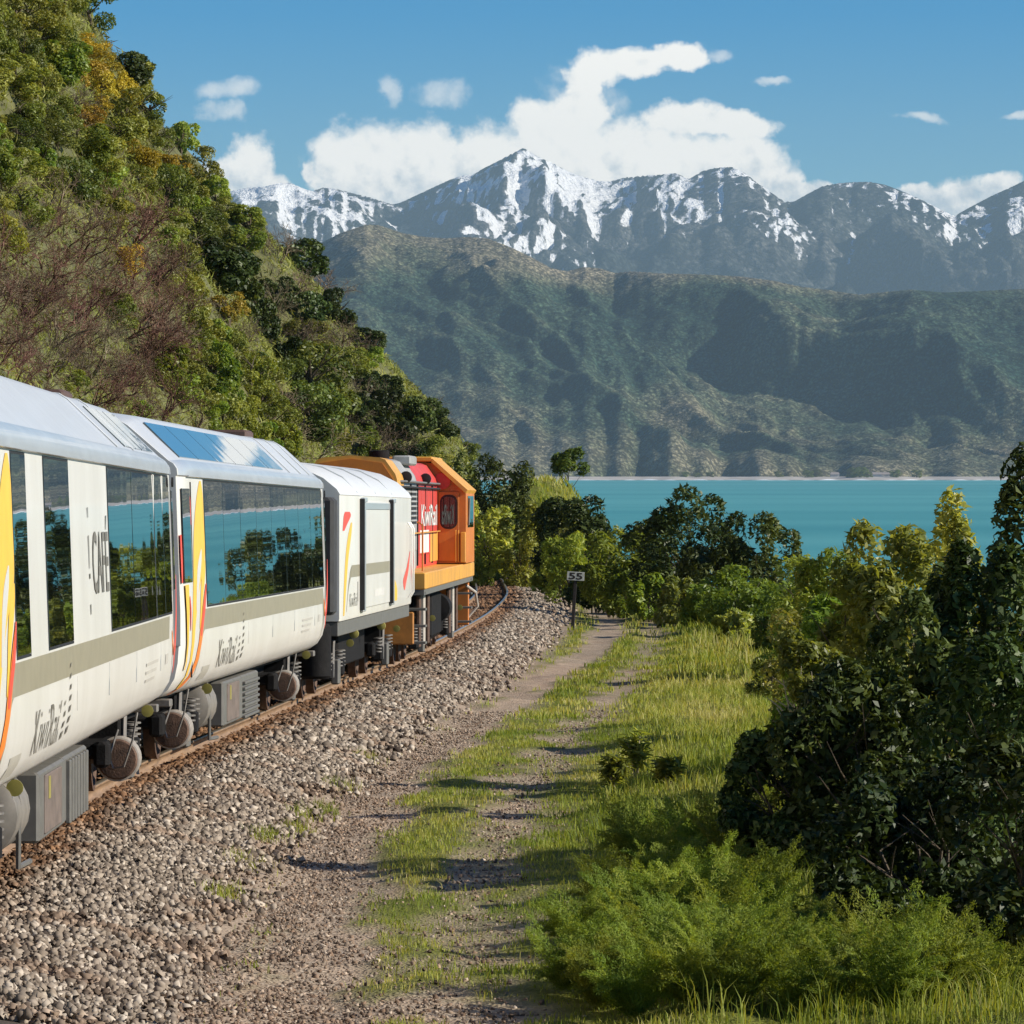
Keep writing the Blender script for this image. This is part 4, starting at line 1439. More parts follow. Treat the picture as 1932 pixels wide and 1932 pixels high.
def locomotive():
    half = 1.36
    root, L = vehicle('locomotive', 'orange, red and grey diesel engine at the head of the train', (-2.90 + half, 86.9), (-2.165 + half, 104.0), half)
    # long hood, narrower than the cab: grey, red and yellow lengths
    hp = [(0.0, 1.70), (0.80, 1.70), (0.81, 1.74), (0.81, 3.36), (0.78, 3.46), (0.60, 3.72), (0.5, 3.76), (0.0, 3.80)]

    def hood(name, a, b, mt, sc=1.0):
        return loft(name, hp, [(a, sc, 1, 9), (b, sc, 1, 9)], mt, root)
    hood('hood_end', 0.35, 2.2, L_YE, 1.02)
    hood('hood', 2.2, 6.2, L_GREY)
    hood('hood', 6.2, 12.9, L_RED, 1.003)
    loft('end_panel', [(0.0, 1.75), (0.75, 1.75), (0.76, 3.36), (0.56, 3.66), (0.0, 3.74)], [(0.32, 1, 1, 9), (0.36, 1, 1, 9)], L_OR, root)
    sx = lambda z: 0.822 + 0 * np.asarray(z, float)
    for k in range(9):
        MB().box(0.80, 0.826, 2.35 + k * 0.42, 2.68 + k * 0.42, 2.05, 3.2, 0.006).build('hood_door', L_GREY, root)
    for k in range(6):
        MB().box(0.80, 0.832, 6.4 + k * 1.05, 7.32 + k * 1.05, 1.95, 3.22, 0.006).build('hood_door', L_RED, root)
    MB().box(0.80, 0.842, 6.9, 9.6, 1.98, 2.42, 0.005).build('white_panel', L_WHITE, root)
    lettering('lettering', 'KiwiRail', L_WHITE, root, sx, 7.2, 12.3, 2.50, 2.92, off=0.022, bold=0.01)
    MB().box(0.80, 0.836, 10.2, 12.7, 1.78, 2.35, 0.005).build('yellow_panel', L_YE, root)
    # pipes and handrails along the hood
    for z, m_ in ((3.34, STEEL), (3.24, BLACK)):
        MB().tube([(0.8, 1.2, z), (0.88, 1.5, z), (0.88, 12.6, z), (0.8, 12.9, z)], 0.022, 6).build('hood_pipe', m_, root, True)
    for y in (2.3, 8.2):
        MB().lathe([(0.06, -0.05), (0.11, -0.04), (0.11, 0.04), (0.06, 0.05)], (0.86, y, 3.42), 'y', 14).build('pipe_clamp', BLACK, root, True)
    MB().tube([(1.0, 0.5, 1.72), (1.0, 0.5, 2.7), (0.9, 0.7, 2.95), (0.82, 0.9, 3.0)], 0.018, 6).build('handrail', BOXG, root, True)
    MB().tube([(1.25, 0.9, 1.72), (1.25, 0.9, 2.55), (1.15, 1.1, 2.6)], 0.018, 6).build('handrail', L_OR, root, True)
    gr = MB().box(0.80, 0.829, 2.5, 5.9, 2.55, 3.25, 0.004).build('radiator_grille', BLACK, root)
    for k in range(7):
        MB().box(0.826, 0.842, 2.52, 5.88, 2.60 + k * 0.09, 2.635 + k * 0.09, 0.004).build('grille_slat', L_GREY, gr)
    MB().tube([(0.80, 2.3, 2.36), (0.90, 2.4, 2.38), (0.90, 12.4, 2.38), (0.80, 12.5, 2.36)], 0.013, 6).build('hood_handrail', L_YE, root, True)
    for y in (4.2, 6.2, 8.6, 10.9):
        MB().box(0.80, 0.845, y - 0.015, y + 0.015, 1.75, 3.3).build('panel_joint', BLACK, root)
    MB().box(0.45, 0.80, 4.6, 6.4, 3.66, 3.84, 0.03).build('roof_fan_housing', L_GREY, root)
    MB().lathe([(0.2, 0), (0.2, 0.18), (0.16, 0.19)], (0, 7.5, 3.78), 'z', 16).build('exhaust_stack', UNDER, root, True)
    # frame, footplate
    MB().box(-1.36, 1.36, 0.0, L, 1.40, 1.70, 0.02).build('frame', L_YE, root)
    MB().box(-1.33, 1.33, 0.02, L - 0.02, 1.30, 1.40).build('frame_skirt', BOXG, root)
    # cab: rear wall with a rounded window, sloped roof edges
    cabp = [(0.0, 1.72), (1.40, 1.72), (1.40, 3.20), (0.78, 3.76), (0.0, 3.86)]
    y0, y1 = 12.9, 16.3
    c = MB()
    full = cabp[1:] + [(-x, z) for x, z in reversed(cabp[1:-1])]
    c.prism(full, y0, y1)
    cab = c.build('cab', L_OR, root)
    rf = MB()
    for s in (1, -1):
        rf.v += [(s * 1.44, y0 - 0.14, 3.22), (s * 0.72, y0 - 0.14, 3.86), (s * 0.72, y1 + 0.1, 3.86), (s * 1.44, y1 + 0.1, 3.22),
                 (s * 1.40, y0 - 0.14, 3.15), (s * 0.70, y0 - 0.14, 3.785), (s * 0.70, y1 + 0.1, 3.785), (s * 1.40, y1 + 0.1, 3.15)]
        b = len(rf.v) - 8
        rf.f += [(b, b + 1, b + 2, b + 3), (b + 7, b + 6, b + 5, b + 4), (b, b + 4, b + 5, b + 1), (b + 1, b + 5, b + 6, b + 2), (b + 2, b + 6, b + 7, b + 3), (b + 3, b + 7, b + 4, b)]
    rf.build('cab_roof', L_YE, root)
    MB().box(-0.72, 0.72, y0 - 0.14, y1 + 0.1, 3.80, 3.90, 0.02).build('cab_roof_top', L_YE, root)
    # rear cab wall facing back along the train: door leaf with rounded window, grab rails
    MB().box(0.84, 1.26, y0 - 0.035, y0 - 0.004, 1.76, 3.18, 0.006).build('cab_door', L_OR, root)

    def rounded(x0, x1, z0, z1, r, yy, th):
        pts = []
        for cx_, cz_, a0 in ((x1 - r, z0 + r, -90), (x1 - r, z1 - r, 0), (x0 + r, z1 - r, 90), (x0 + r, z0 + r, 180)):
            for k in range(6):
                a = R(a0 + 18 * k)
                pts.append((cx_ + r * math.cos(a), cz_ + r * math.sin(a)))
        return MB().prism(pts, yy - th, yy)
    rounded(0.87, 1.23, 2.42, 3.12, 0.15, y0 - 0.036, 0.012).build('window_rubber', plain('rubber_brown', (0.03, 0.008, 0.008), 0.6), root)
    rounded(0.905, 1.195, 2.46, 3.08, 0.12, y0 - 0.049, 0.01).build('window_pane', GLASS, root)
    MB().box(1.401, 1.412, y0 + 0.7, y1 - 0.5, 2.45, 3.1, 0.003).build('side_window', GLASS, root)
    MB().box(1.30, 1.40, y0 - 0.12, y0 - 0.004, 1.74, 2.36, 0.01).build('cab_locker', L_YE, root)
    for x in (1.20, 1.255):
        MB().tube([(x, y0 - 0.1, 1.75), (x, y0 - 0.1, 2.4)], 0.012, 6).build('grab_rail', L_YE, root, True)
    MB().tube([(1.44, y0 + 0.3, 2.5), (1.46, y0 + 0.3, 3.05)], 0.025, 6).build('mirror', BOXG, root)
    MB().lathe([(0.05, -0.02), (0.17, -0.01), (0.17, 0.02), (0.05, 0.03)], (0.92, y0 - 0.06, 3.40), 'y', 18).build('horn', L_RED, root, True)
    # short nose beyond the cab
    hood('nose', y1, L - 0.3, L_OR, 1.0)
    # running gear
    MB().box(-0.95, 1.05, 6.9, 10.3, 0.28, 1.28, 0.12).build('fuel_tank', UNDER, root)
    for y in (3.6, 13.4):
        b = bogie(root, y, base=3.0, wheel_r=0.46, drums=False, springs=True, axles=3)
        for dy in (-1.3, 0.0, 1.3):
            MB().box(1.05, 1.13, y + dy - 0.16, y + dy + 0.16, 0.3, 1.25, 0.02).build('sand_pipe_guard', RUST if dy else PALE, b)
    MB().lathe([(0.1, -0.5), (0.28, -0.46), (0.28, 0.46), (0.1, 0.5)], (0.92, 11.1, 0.85), 'y', 18).build('air_tank', UNDER, root, True)
    for y in (0.5, L - 0.6):
        st = MB()
        for k in range(4):
            st.box(1.0, 1.34, y - 0.25, y + 0.25, 0.42 + k * 0.3, 0.46 + k * 0.3)
        st.box(0.98, 1.0, y - 0.27, y + 0.27, 0.4, 1.4)
        st.build('cab_steps', BOXG, root)
    MB().box(-1.15, 1.15, -0.05, 0.06, 0.42, 1.0, 0.02).build('pilot_plate', plain('pilot_orange', (0.42, 0.17, 0.03), 0.6, vary=0.25), root)
    MB().box(-1.25, 1.25, L - 0.1, L + 0.02, 0.35, 1.38, 0.02).build('pilot_plate', L_OR, root)
    MB().tube([(1.2, L - 0.2, 1.2), (1.38, L + 0.15, 1.05), (1.42, L + 0.3, 0.75), (1.2, L + 0.25, 0.5)], 0.03, 7).build('brake_hose', PALE, root, True)
    MB().box(-0.12, 0.12, -0.75, 0.1, 0.62, 0.86, 0.03).build('coupler', UNDER, root)


locomotive()


def distance_post():
    Y, X = at_ground(1080, 1190)
    zb = float(ground_z(np.array(X), np.array(Y)))
    H = 107 / F * Y
    r = empty('distance_post', (X, Y, zb), (0, R(3.4), 0))
    tag(r, 'dark post carrying a white number board beside the ballast', 'post')
    dark = plain('post_dark', (0.02, 0.015, 0.014), 0.8, vary=0.4, scale=12)
    MB().box(-0.045, 0.045, -0.045, 0.045, -0.4, H - 0.02, 0.008).build('post', dark, r)
    w, h = 0.235, 0.118
    bm = MB().box(-w, w, -0.066, -0.048, H - 0.19, H + 0.045, 0.004)
    bd = bm.build('number_board', plain('board_white', (0.50, 0.50, 0.45), 0.6, vary=0.2, scale=8), r)
    V, Fs = text_verts('55', 0.03)
    a, b = V.min(0), V.max(0)
    me = bpy.data.meshes.new('numerals')
    me.from_pydata([(float(-0.185 + (p[0] - a[0]) / (b[0] - a[0]) * 0.37), -0.069, float(H - 0.165 + (p[1] - a[1]) / (b[1] - a[1]) * 0.185)) for p in V], [], Fs)
    me.materials.append(dark)
    link('numerals', me, bd)


distance_post()

# ------------------------------------------------------------------ hillside and headland
HILL_M = plain('hillside_soil', (0.10, 0.10, 0.036), 0.95, vary=0.45, scale=0.8, bump=1.0, bscale=6)


def build_slopes():
    d = np.concatenate([np.linspace(-3.5, 1, 14), np.linspace(1.5, 34, 70)])
    Ys = np.linspace(-10, 262, 240)
    D, Y = np.meshgrid(d, Ys)
    X = foot_x(Y) - D
    tag(link('hillside', npmesh('hillside', np.stack([X, Y, cut_z(D, Y)], -1), grid_quads(*X.shape), mat=HILL_M, shade=True)), kind='structure')
    X, Y = np.meshgrid(np.linspace(-70, 2.5, 110), np.linspace(222, 420, 90))
    Z = head_z(X, Y) - 0.35 * np.maximum(Y - 300, 0)
    tag(link('headland', npmesh('headland', np.stack([X, Y, Z], -1), grid_quads(*X.shape), mat=HILL_M, shade=True)), kind='structure')


build_slopes()


# ------------------------------------------------------------------ plants
def unit(v):
    return v / np.maximum(np.linalg.norm(v, axis=-1, keepdims=True), 1e-9)


def leaf_quads(P, Nrm, T, l, w, g, fold=0.18):
    """diamond leaves folded along the midrib"""
    n = len(P)
    Nn = unit(Nrm)
    Tn = unit(T - Nn * (T * Nn).sum(-1, keepdims=True))
    B = np.cross(Nn, Tn)
    l, w = np.asarray(l).reshape(-1, 1), np.asarray(w).reshape(-1, 1)
    V = np.stack([P - Tn * l * 0.5, P + B * w * 0.5 + Nn * w * fold - Tn * l * 0.05, P + Tn * l * 0.5 - Nn * l * 0.12, P - B * w * 0.5 + Nn * w * fold - Tn * l * 0.05], 1)
    return V.reshape(-1, 3), np.arange(n * 4).reshape(n, 4)


def crown_pts(g, n, lobes, rad, squash=0.85, shell=0.62, hang=0.0, dome=False):
    """leaf positions on a cluster of lobes in the unit ball; returns positions and outward directions"""
    c = unit(g.normal(size=(lobes, 3))) * g.uniform(0.30, 0.86, (lobes, 1))
    if dome:          # broad to the ground, ragged above
        z = -0.98 + 1.75 * g.uniform(size=lobes)**1.1
        a = g.uniform(0, 6.283, lobes)
        lat = np.where(z > -0.1, np.sqrt(np.maximum(0.0, 0.92 - (z * 1.05)**2)), 0.96) * np.sqrt(g.uniform(0.12, 1.0, lobes)) * 0.86
        c = np.stack([lat * np.cos(a), lat * np.sin(a), z * 0.92], -1)
    c[:, 2] = c[:, 2] * 0.9 + 0.06
    r = rad * g.uniform(0.65, 1.25, lobes)
    wgt = r**2 / (r**2).sum()
    k = g.choice(lobes, n, p=wgt)
    d = unit(g.normal(size=(n, 3)) + unit(c[k]) * 0.55 + np.array([0, 0, 0.25]))
    rr = shell + (1 - shell) * g.uniform(size=(n, 1))**0.6
    P = c[k] + d * r[k][:, None] * rr
    P[:, 2] *= squash
    P[:, 2] -= hang * (P[:, 0]**2 + P[:, 1]**2)
    return P, d, k


def crown_mesh(name, seed, n, lobes, rad, l, w, mat, squash=0.85, shell=0.55, scale=(1, 1, 1), upright=0.5, rand=0.7, dome=False):
    g = np.random.default_rng(seed)
    P, d, k = crown_pts(g, n, lobes, rad, squash, shell, dome=dome)
    s = np.array(scale, float)
    P = P * s
    Nn = d * 0.6 + np.array([0, 0, upright]) + g.normal(size=(n, 3)) * rand
    T = d * 0.7 + g.normal(size=(n, 3)) * 0.8 + np.array([0, 0, 0.2])
    sz = 0.45 + 1.05 * g.uniform(size=n)**1.3
    V, Q = leaf_quads(P, Nn, T, l * sz, w * sz * g.uniform(0.75, 1.25, n), g)
    tone = g.uniform(0, 1, lobes)[k] * 0.45 + g.uniform(0, 1, n) * 0.55
    return npmesh(name, V, Q, mat=mat, attrs={'rnd': np.repeat(np.clip(tone, 0, 1), 4)})


def trunk_mesh(name, seed, mat, height, spread, r0, stems=1, fork=5, base_spread=0.0):
    g = random.Random(seed)
    b = MB()
    for s in range(stems):
        a = g.uniform(0, 6.28)
        bx, by = base_spread * math.cos(a), base_spread * math.sin(a)
        x, y = bx, by
        pts, rad = [(x, y, -0.15)], [r0 * 1.25]
        for i in range(1, 5):
            t = i / 4
            x += g.uniform(-0.08, 0.08) * height + bx * 0.12
            y += g.uniform(-0.08, 0.08) * height + by * 0.12
            pts.append((x, y, height * 0.62 * t))
            rad.append(r0 * (1 - 0.5 * t))
        b.tube(pts, rad, 6)
        for f in range(fork):
            i = g.randint(2, 4)
            a = g.uniform(0, 6.28)
            p = Vector(pts[i])
            q = p + Vector((math.cos(a) * spread * 0.45, math.sin(a) * spread * 0.45, height * 0.14))
            e = p + Vector((math.cos(a) * spread * 0.85, math.sin(a) * spread * 0.85, height * g.uniform(0.2, 0.36)))
            b.tube([p, q, e], [rad[i] * 0.6, rad[i] * 0.4, rad[i] * 0.16], 5)
    return b.mesh(name, mat, True)


def twiggy_mesh(name, seed, mat, size, stems=7, r0=0.03):
    """leafless shrub: stems that fork again and again into fine twigs"""
    g = np.random.default_rng(seed)
    segs = []

    def grow(p, d, l, r, lev):
        k = 3
        for _ in range(k):
            q = p + d * l / k
            segs.append((p, q, r, r * 0.86))
            p, r = q, r * 0.86
            d = unit(d + g.normal(size=3) * 0.20 + np.array([0, 0, 0.03]))
            if lev < 4 and g.uniform() < 0.75:
                s = unit(d + g.normal(size=3) * 0.75)
                grow(p, s, l * g.uniform(0.5, 0.8), r * 0.62, lev + 1)
        if lev < 4:
            for _ in range(2):
                grow(p, unit(d + g.normal(size=3) * 0.5), l * g.uniform(0.45, 0.75), r * 0.7, lev + 1)
    for s in range(stems):
        a = g.uniform(0, 6.28)
        d = unit(np.array([math.cos(a) * 0.75, math.sin(a) * 0.75, g.uniform(0.5, 1.1)]))
        grow(np.array([0.1 * math.cos(a), 0.1 * math.sin(a), -0.1]), d, size * 0.55, r0, 1)
    A = np.array([s[0] for s in segs])
    B = np.array([s[1] for s in segs])
    ra = np.maximum(np.array([s[2] for s in segs]), 0.0045)
    rb = np.maximum(np.array([s[3] for s in segs]), 0.004)
    D = unit(B - A)
    o = unit(np.cross(D, np.where(np.abs(D[:, 2:]) < 0.9, [[0, 0, 1.0]], [[1.0, 0, 0]])))
    c = np.cross(D, o)
    V = []
    for P, rr in ((A, ra), (B, rb)):
        for t in (0, 2.094, 4.189):
            V.append(P + (o * math.cos(t) + c * math.sin(t)) * rr[:, None])
    V = np.stack(V, 1).reshape(-1, 3)
    i = np.arange(len(segs))[:, None] * 6
    Q = np.concatenate([i + np.array([[0, 1, 4, 3]]), i + np.array([[1, 2, 5, 4]]), i + np.array([[2, 0, 3, 5]])])
    return npmesh(name, V, Q, mat=mat, attrs={'rnd': np.repeat(g.uniform(size=len(segs)), 6)})


BARK = plain('bark', (0.10, 0.075, 0.05), 0.9, vary=0.4, scale=12, bump=0.6)
BARKP = plain('bark_pale', (0.46, 0.40, 0.31), 0.85, vary=0.25, scale=12)
F_DARK = foliage('leaf_dark', [(0.020, 0.034, 0.009), (0.050, 0.074, 0.016), (0.115, 0.140, 0.032)], rough=0.48, trans=0.18, spec=0.3)
F_OLIVE = foliage('leaf_olive', [(0.095, 0.118, 0.020), (0.200, 0.225, 0.036), (0.345, 0.340, 0.072)], rough=0.5, trans=0.28)
F_GREEN = foliage('leaf_green', [(0.095, 0.145, 0.020), (0.20, 0.275, 0.042), (0.36, 0.41, 0.08)], rough=0.45, trans=0.38)
F_YEL = foliage('leaf_gorse', [(0.16, 0.13, 0.02), (0.36, 0.26, 0.025), (0.55, 0.38, 0.04)], rough=0.55, trans=0.25)
F_LITE = foliage('leaf_light', [(0.13, 0.155, 0.03), (0.28, 0.30, 0.065), (0.50, 0.47, 0.16)], rough=0.42, trans=0.45, spec=0.4)
F_MID = foliage('leaf_mid', [(0.045, 0.070, 0.014), (0.11, 0.145, 0.028), (0.23, 0.255, 0.058)], rough=0.45, trans=0.3)
F_TWIG = foliage('twig_red_brown', [(0.06, 0.022, 0.018), (0.145, 0.068, 0.050), (0.27, 0.165, 0.115)], rough=0.8, trans=0.0, spec=0.2)
F_TWIG2 = foliage('twig_straw', [(0.075, 0.05, 0.03), (0.17, 0.125, 0.08), (0.29, 0.23, 0.155)], rough=0.8, trans=0.0, spec=0.2)
F_FERN = foliage('fern_leaf', [(0.095, 0.145, 0.018), (0.205, 0.27, 0.036), (0.34, 0.38, 0.075)], rough=0.6, trans=0.4, spec=0.2)
F_GRASS = foliage('grass_blade', [(0.085, 0.130, 0.016), (0.185, 0.230, 0.030), (0.30, 0.31, 0.060), (0.42, 0.37, 0.15)], rough=0.6, trans=0.35, spec=0.2)
F_UNDER = foliage('undergrowth_leaf', [(0.060, 0.045, 0.02), (0.13, 0.13, 0.03), (0.185, 0.205, 0.036), (0.30, 0.285, 0.075)], rough=0.6, trans=0.25, spec=0.25)

# prototypes for the slope, unit radius about 1 m
PROTO = {}
for i in range(3):
    PROTO['dark', i] = crown_mesh('crown', 100 + i, 3400, 13, 0.40, 0.15, 0.080, F_DARK, dome=True)
    PROTO['olive', i] = crown_mesh('crown', 110 + i, 4200, 17, 0.34, 0.12, 0.05, F_OLIVE, shell=0.4, dome=True)
    PROTO['green', i] = crown_mesh('crown', 120 + i, 3800, 15, 0.36, 0.13, 0.065, F_GREEN, dome=True)
    PROTO['mid', i] = crown_mesh('crown', 130 + i, 3800, 16, 0.35, 0.11, 0.055, F_MID, dome=True)
for i in range(2):
    PROTO['gorse', i] = crown_mesh('crown', 140 + i, 3600, 19, 0.30, 0.09, 0.05, F_YEL, shell=0.3)
    PROTO['twig', i] = twiggy_mesh('branches', 150 + i, F_TWIG, 1.35)
    PROTO['straw', i] = twiggy_mesh('branches', 160 + i, F_TWIG2, 1.25)
TRUNKS = [trunk_mesh('trunk', 170 + i, BARK, 1.5, 0.8, 0.07, stems=1 + i) for i in range(3)]

WORDS = {'dark': ('dark glossy green', 'tree'), 'olive': ('olive-green small-leaved', 'shrub'), 'green': ('fresh green leafy', 'shrub'), 'mid': ('deep green rounded', 'tree'),
         'gorse': ('yellow-flowering gorse', 'bush'), 'twig': ('leafless reddish-brown', 'shrub'), 'straw': ('leafless straw-coloured', 'shrub')}
NAMES = {'dark': 'broadleaf_tree', 'olive': 'olive_shrub', 'green': 'green_shrub', 'mid': 'hillside_tree', 'gorse': 'gorse_bush', 'twig': 'bare_shrub', 'straw': 'dry_shrub'}
ORD = ['first', 'second', 'third', 'fourth', 'fifth', 'sixth', 'seventh', 'eighth', 'ninth', 'tenth', 'eleventh', 'twelfth', 'thirteenth', 'fourteenth', 'fifteenth', 'sixteenth', 'seventeenth', 'eighteenth', 'nineteenth', 'twentieth']


def slope_hit(x, y):
    Y = np.arange(62, 300, 0.25)
    X = (x - CX) / F * Y
    Zr = (HY - y) / F * Y
    D = foot_x(Y) - X
    h = (Zr < cut_z(D, Y)) & (D > -1.2) & (Y < 200)
    if h.any():
        return float(Y[h.argmax()]), 'slope'
    h = (Zr < head_z(X, Y)) & (Y > 226)
    if h.any():
        return float(Y[h.argmax()]), 'headland'
    return None, None


def kind_at(x, y, g, where):
    if where == 'headland':
        return g.choices(['straw', 'olive', 'green', 'dark'], [4, 4, 2, 2] if x < 720 else [0.5, 3, 3, 4])[0]
    for cx_, cy_, rx, ry in ((190, 190, 50, 95), (275, 335, 42, 36), (232, 510, 20, 30), (425, 590, 16, 45)):
        if ((x - cx_) / rx)**2 + ((y - cy_) / ry)**2 < 1:
            return 'gorse'
    if ((x - 120) / 205)**2 + ((y - 600) / 200)**2 < 1:
        return g.choices(['twig', 'straw', 'olive'], [4, 2, 0.5])[0]
    if ((x - 540) / 85)**2 + ((y - 640) / 110)**2 < 1 or ((x - 430) / 90)**2 + ((y - 520) / 80)**2 < 1:
        return g.choices(['dark', 'mid'], [4, 1])[0]
    edge = x - (130 + y * 0.62)
    if edge > -90:
        return g.choices(['mid', 'dark', 'olive', 'green'], [3, 1.2, 3, 2])[0]
    if y > 640:
        return g.choices(['green', 'olive', 'straw'], [3, 4, 1.3])[0]
    return g.choices(['olive', 'green', 'mid', 'straw'], [6, 2.5, 1.2, 0.8])[0]


def plant_slopes():
    g = random.Random(5)
    spots = []
    for y in range(-30, 880, 45):
        for x in range(-20, 900, 47):
            xx, yy = x + g.uniform(-22, 22) + (23 if (y // 45) % 2 else 0), y + g.uniform(-20, 20)
            Y, where = slope_hit(xx, yy)
            if Y is None:
                continue
            # nothing where the train hides the slope
            top = np.interp(xx, [0, 250, 520, 600, 760, 890], [700, 770, 838, 868, 868, 885])
            if yy > top + 30:
                continue
            spots.append((xx, yy, Y, where, kind_at(xx, yy, g, where)))
    # a thicket of bare shrubs low on the slope, behind the café carriage
    for xx, yy in ((20, 640), (70, 690), (120, 640), (160, 720), (210, 670), (250, 740), (300, 700), (40, 560), (110, 540), (180, 580), (250, 600), (310, 620), (335, 770), (205, 770)):
        Y, where = slope_hit(xx, yy)
        if Y:
            spots.append((xx, yy, max(70.0, Y - 3), where, g.choices(['twig', 'straw'], [3, 1])[0]))
    items = []
    for xx, yy, Y, where, kind in spots:
        X = (xx - CX) / F * Y
        d = float(foot_x(np.array(Y))) - X
        z = float(cut_z(np.array(d), np.array(Y))) if where == 'slope' else float(head_z(np.array(X), np.array(Y)))
        s = g.uniform(36, 58) / F * Y
        if kind in ('twig', 'straw'):
            s *= 1.5
        if kind in ('dark', 'mid'):
            s *= g.uniform(0.9, 1.35)
        if where == 'headland':
            s *= 0.8
        items.append([xx, yy, X, Y, z, s, kind, where])
    # labels: colour and kind, then height on the slope and place along it
    seen = {}
    for it in items:
        xx, yy, kind, where = it[0], it[1], it[6], it[7]
        v = ['atop', 'high on', 'halfway up', 'low on', 'lowest on'][min(4, max(0, int(yy / 172)))]
        if where == 'headland':
            pl = ('%s the farther spur' % ['atop', 'high on', 'halfway up', 'low on', 'lowest on'][min(4, max(0, int((yy - 480) / 76)))])
        else:
            pl = v + ' the slope'
            sky = xx - (130 + yy * 0.60)
            if sky > -70:
                pl += ', on its skyline'
            elif xx < 110:
                pl += ', at the picture edge'
            elif xx < 300:
                pl += ', above the café carriage'
            else:
                pl += ', above the second carriage'
        it.append(pl)
        seen.setdefault((kind, pl), []).append(it)
    for (kind, pl), L_ in seen.items():
        L_.sort(key=lambda q: q[0])
        for i, it in enumerate(L_):
            w = WORDS[kind]
            it.append(('%s %s %s' % (w[0], w[1], pl)) if len(L_) == 1 else ('%s %s %s, %s from the left' % (w[0], w[1], pl, ORD[i])))
    for xx, yy, X, Y, z, s, kind, where, pl, label in items:
        r = empty(NAMES[kind], (X, Y, z - 0.15 * s), (g.uniform(-0.15, 0.15), g.uniform(-0.15, 0.15), g.uniform(0, 6.28)))
        r.scale = (s * g.uniform(0.85, 1.35), s * g.uniform(0.9, 1.2), s * g.uniform(0.7, 1.15))
        tag(r, label, WORDS[kind][1], 'trees and shrubs on the left slope' if where == 'slope' else 'trees and shrubs on the farther spur')
        if kind in ('twig', 'straw'):
            link('branches', PROTO[kind, g.randint(0, 1)], r)
        else:
            n = 1 if kind == 'gorse' else 2
            c = link('crown', PROTO[kind, g.randint(0, n)], r)
            c.location = (0, 0, 0.72)
            link('trunk', g.choice(TRUNKS), r)
    return len(items)


N_SLOPE = plant_slopes()


def undergrowth():
    g = np.random.default_rng(77)
    n = 230000
    Y = g.uniform(66, 172, n)
    d = g.uniform(-0.8, 24, n)
    X = foot_x(Y) - d
    xs = CX + F * X / Y
    Z = cut_z(d, Y)
    ys = HY - F * Z / Y
    k = (xs > -80) & (ys > -80) & (ys < 900)
    X, Y, Z, d = X[k], Y[k], Z[k], d[k]
    X2 = g.uniform(-14, 1.5, 26000)
    Y2 = g.uniform(228, 275, 26000)
    Z2 = head_z(X2, Y2)
    X, Y, Z = np.concatenate([X, X2]), np.concatenate([Y, Y2]), np.concatenate([Z, Z2])
    n = len(X)
    P = np.stack([X, Y, Z + 0.5 * g.uniform(0, 1, n)**2], -1)
    Nn = np.array([0.7, -0.3, 0.6]) + g.normal(size=(n, 3)) * 0.7
    T = np.array([0.25, 0, 0.9]) + g.normal(size=(n, 3)) * 0.7
    V, Q = leaf_quads(P, Nn, T, g.uniform(0.08, 0.30, n) * (0.5 + Y / 160), g.uniform(0.014, 0.038, n) * (0.4 + Y / 130), g)
    rn = np.clip(0.5 + 0.5 * fbm(X * 0.35, Y * 0.12 + Z * 0.35, 3, 14) + g.normal(0, 0.16, n), 0, 1)
    tag(link('undergrowth', npmesh('undergrowth', V, Q, mat=F_UNDER, attrs={'rnd': np.repeat(rn, 4)})), 'dry brown and olive undergrowth covering the steep slope', 'undergrowth', kind='stuff')


undergrowth()


# ------------------------------------------------------------------ bushes between the line and the sea
def bush(name, label, cat, x, Y, ytop, hw, mat, leaf, n, lobes=16, rad=0.36, clear=0.12, seed=0, group=None, bark=BARK, stems=3, shell=0.5, upright=0.5, depth=1.0, rand=0.7):
    """x, ytop and hw in picture pixels at depth Y: the crown's centre, top and half width"""
    X = (x - CX) / F * Y
    zt = (HY - ytop) / F * Y
    zg = float(ground_z(np.array(X), np.array(Y)))
    H = zt - zg
    r = hw / F * Y * (1.22 if Y > 75 else 1.08)
    lobes = int(lobes * (1.35 if Y > 75 else 1.0))
    root = empty(name, (X, Y, zg))
    tag(root, label, cat, group)
    hz = H * (1 - clear) / 2
    me = crown_mesh('crown', 300 + seed, n, lobes, rad, leaf[0], leaf[1], mat, squash=1.0, shell=shell, scale=(r / 1.08, r * depth / 1.08, hz / 1.02), upright=upright, rand=rand, dome=clear < 0.05)
    c = link('crown', me, root)
    c.location = (0, 0, H * clear + hz)
    link('trunk', trunk_mesh('trunk', 400 + seed, bark, H * 0.8, r * 0.7, 0.010 + (0.009 if clear < 0.05 else 0.018) * H, stems=stems, base_spread=0.12 * r), root)
    return root


G1 = 'bushes along the seaward side of the track'
bush('coastal_tree', 'tall dark tree filling the right edge, pale new leaves at its top', 'tree', 1990, 43.5, 815, 215, F_DARK, (0.095, 0.044), 20000, 40, 0.27, 0.0, 1, G1, stems=4, depth=1.2)
bush('coastal_bush', 'dark bush climbing to the left side of the tall right-edge tree', 'bush', 1850, 42.5, 985, 135, F_DARK, (0.092, 0.042), 11000, 30, 0.29, 0.0, 41, G1, stems=4)
bush('coastal_bush', 'dark bush in front of the light olive tree, below its middle', 'bush', 1740, 41.8, 1110, 150, F_DARK, (0.090, 0.042), 12000, 30, 0.29, 0.0, 42, G1, stems=4)
bush('coastal_bush', 'big dark bush in deep shade at the heart of the thicket', 'bush', 1630, 41.0, 1225, 165, F_DARK, (0.088, 0.040), 12000, 30, 0.29, 0.0, 2, G1, stems=4, depth=1.0)
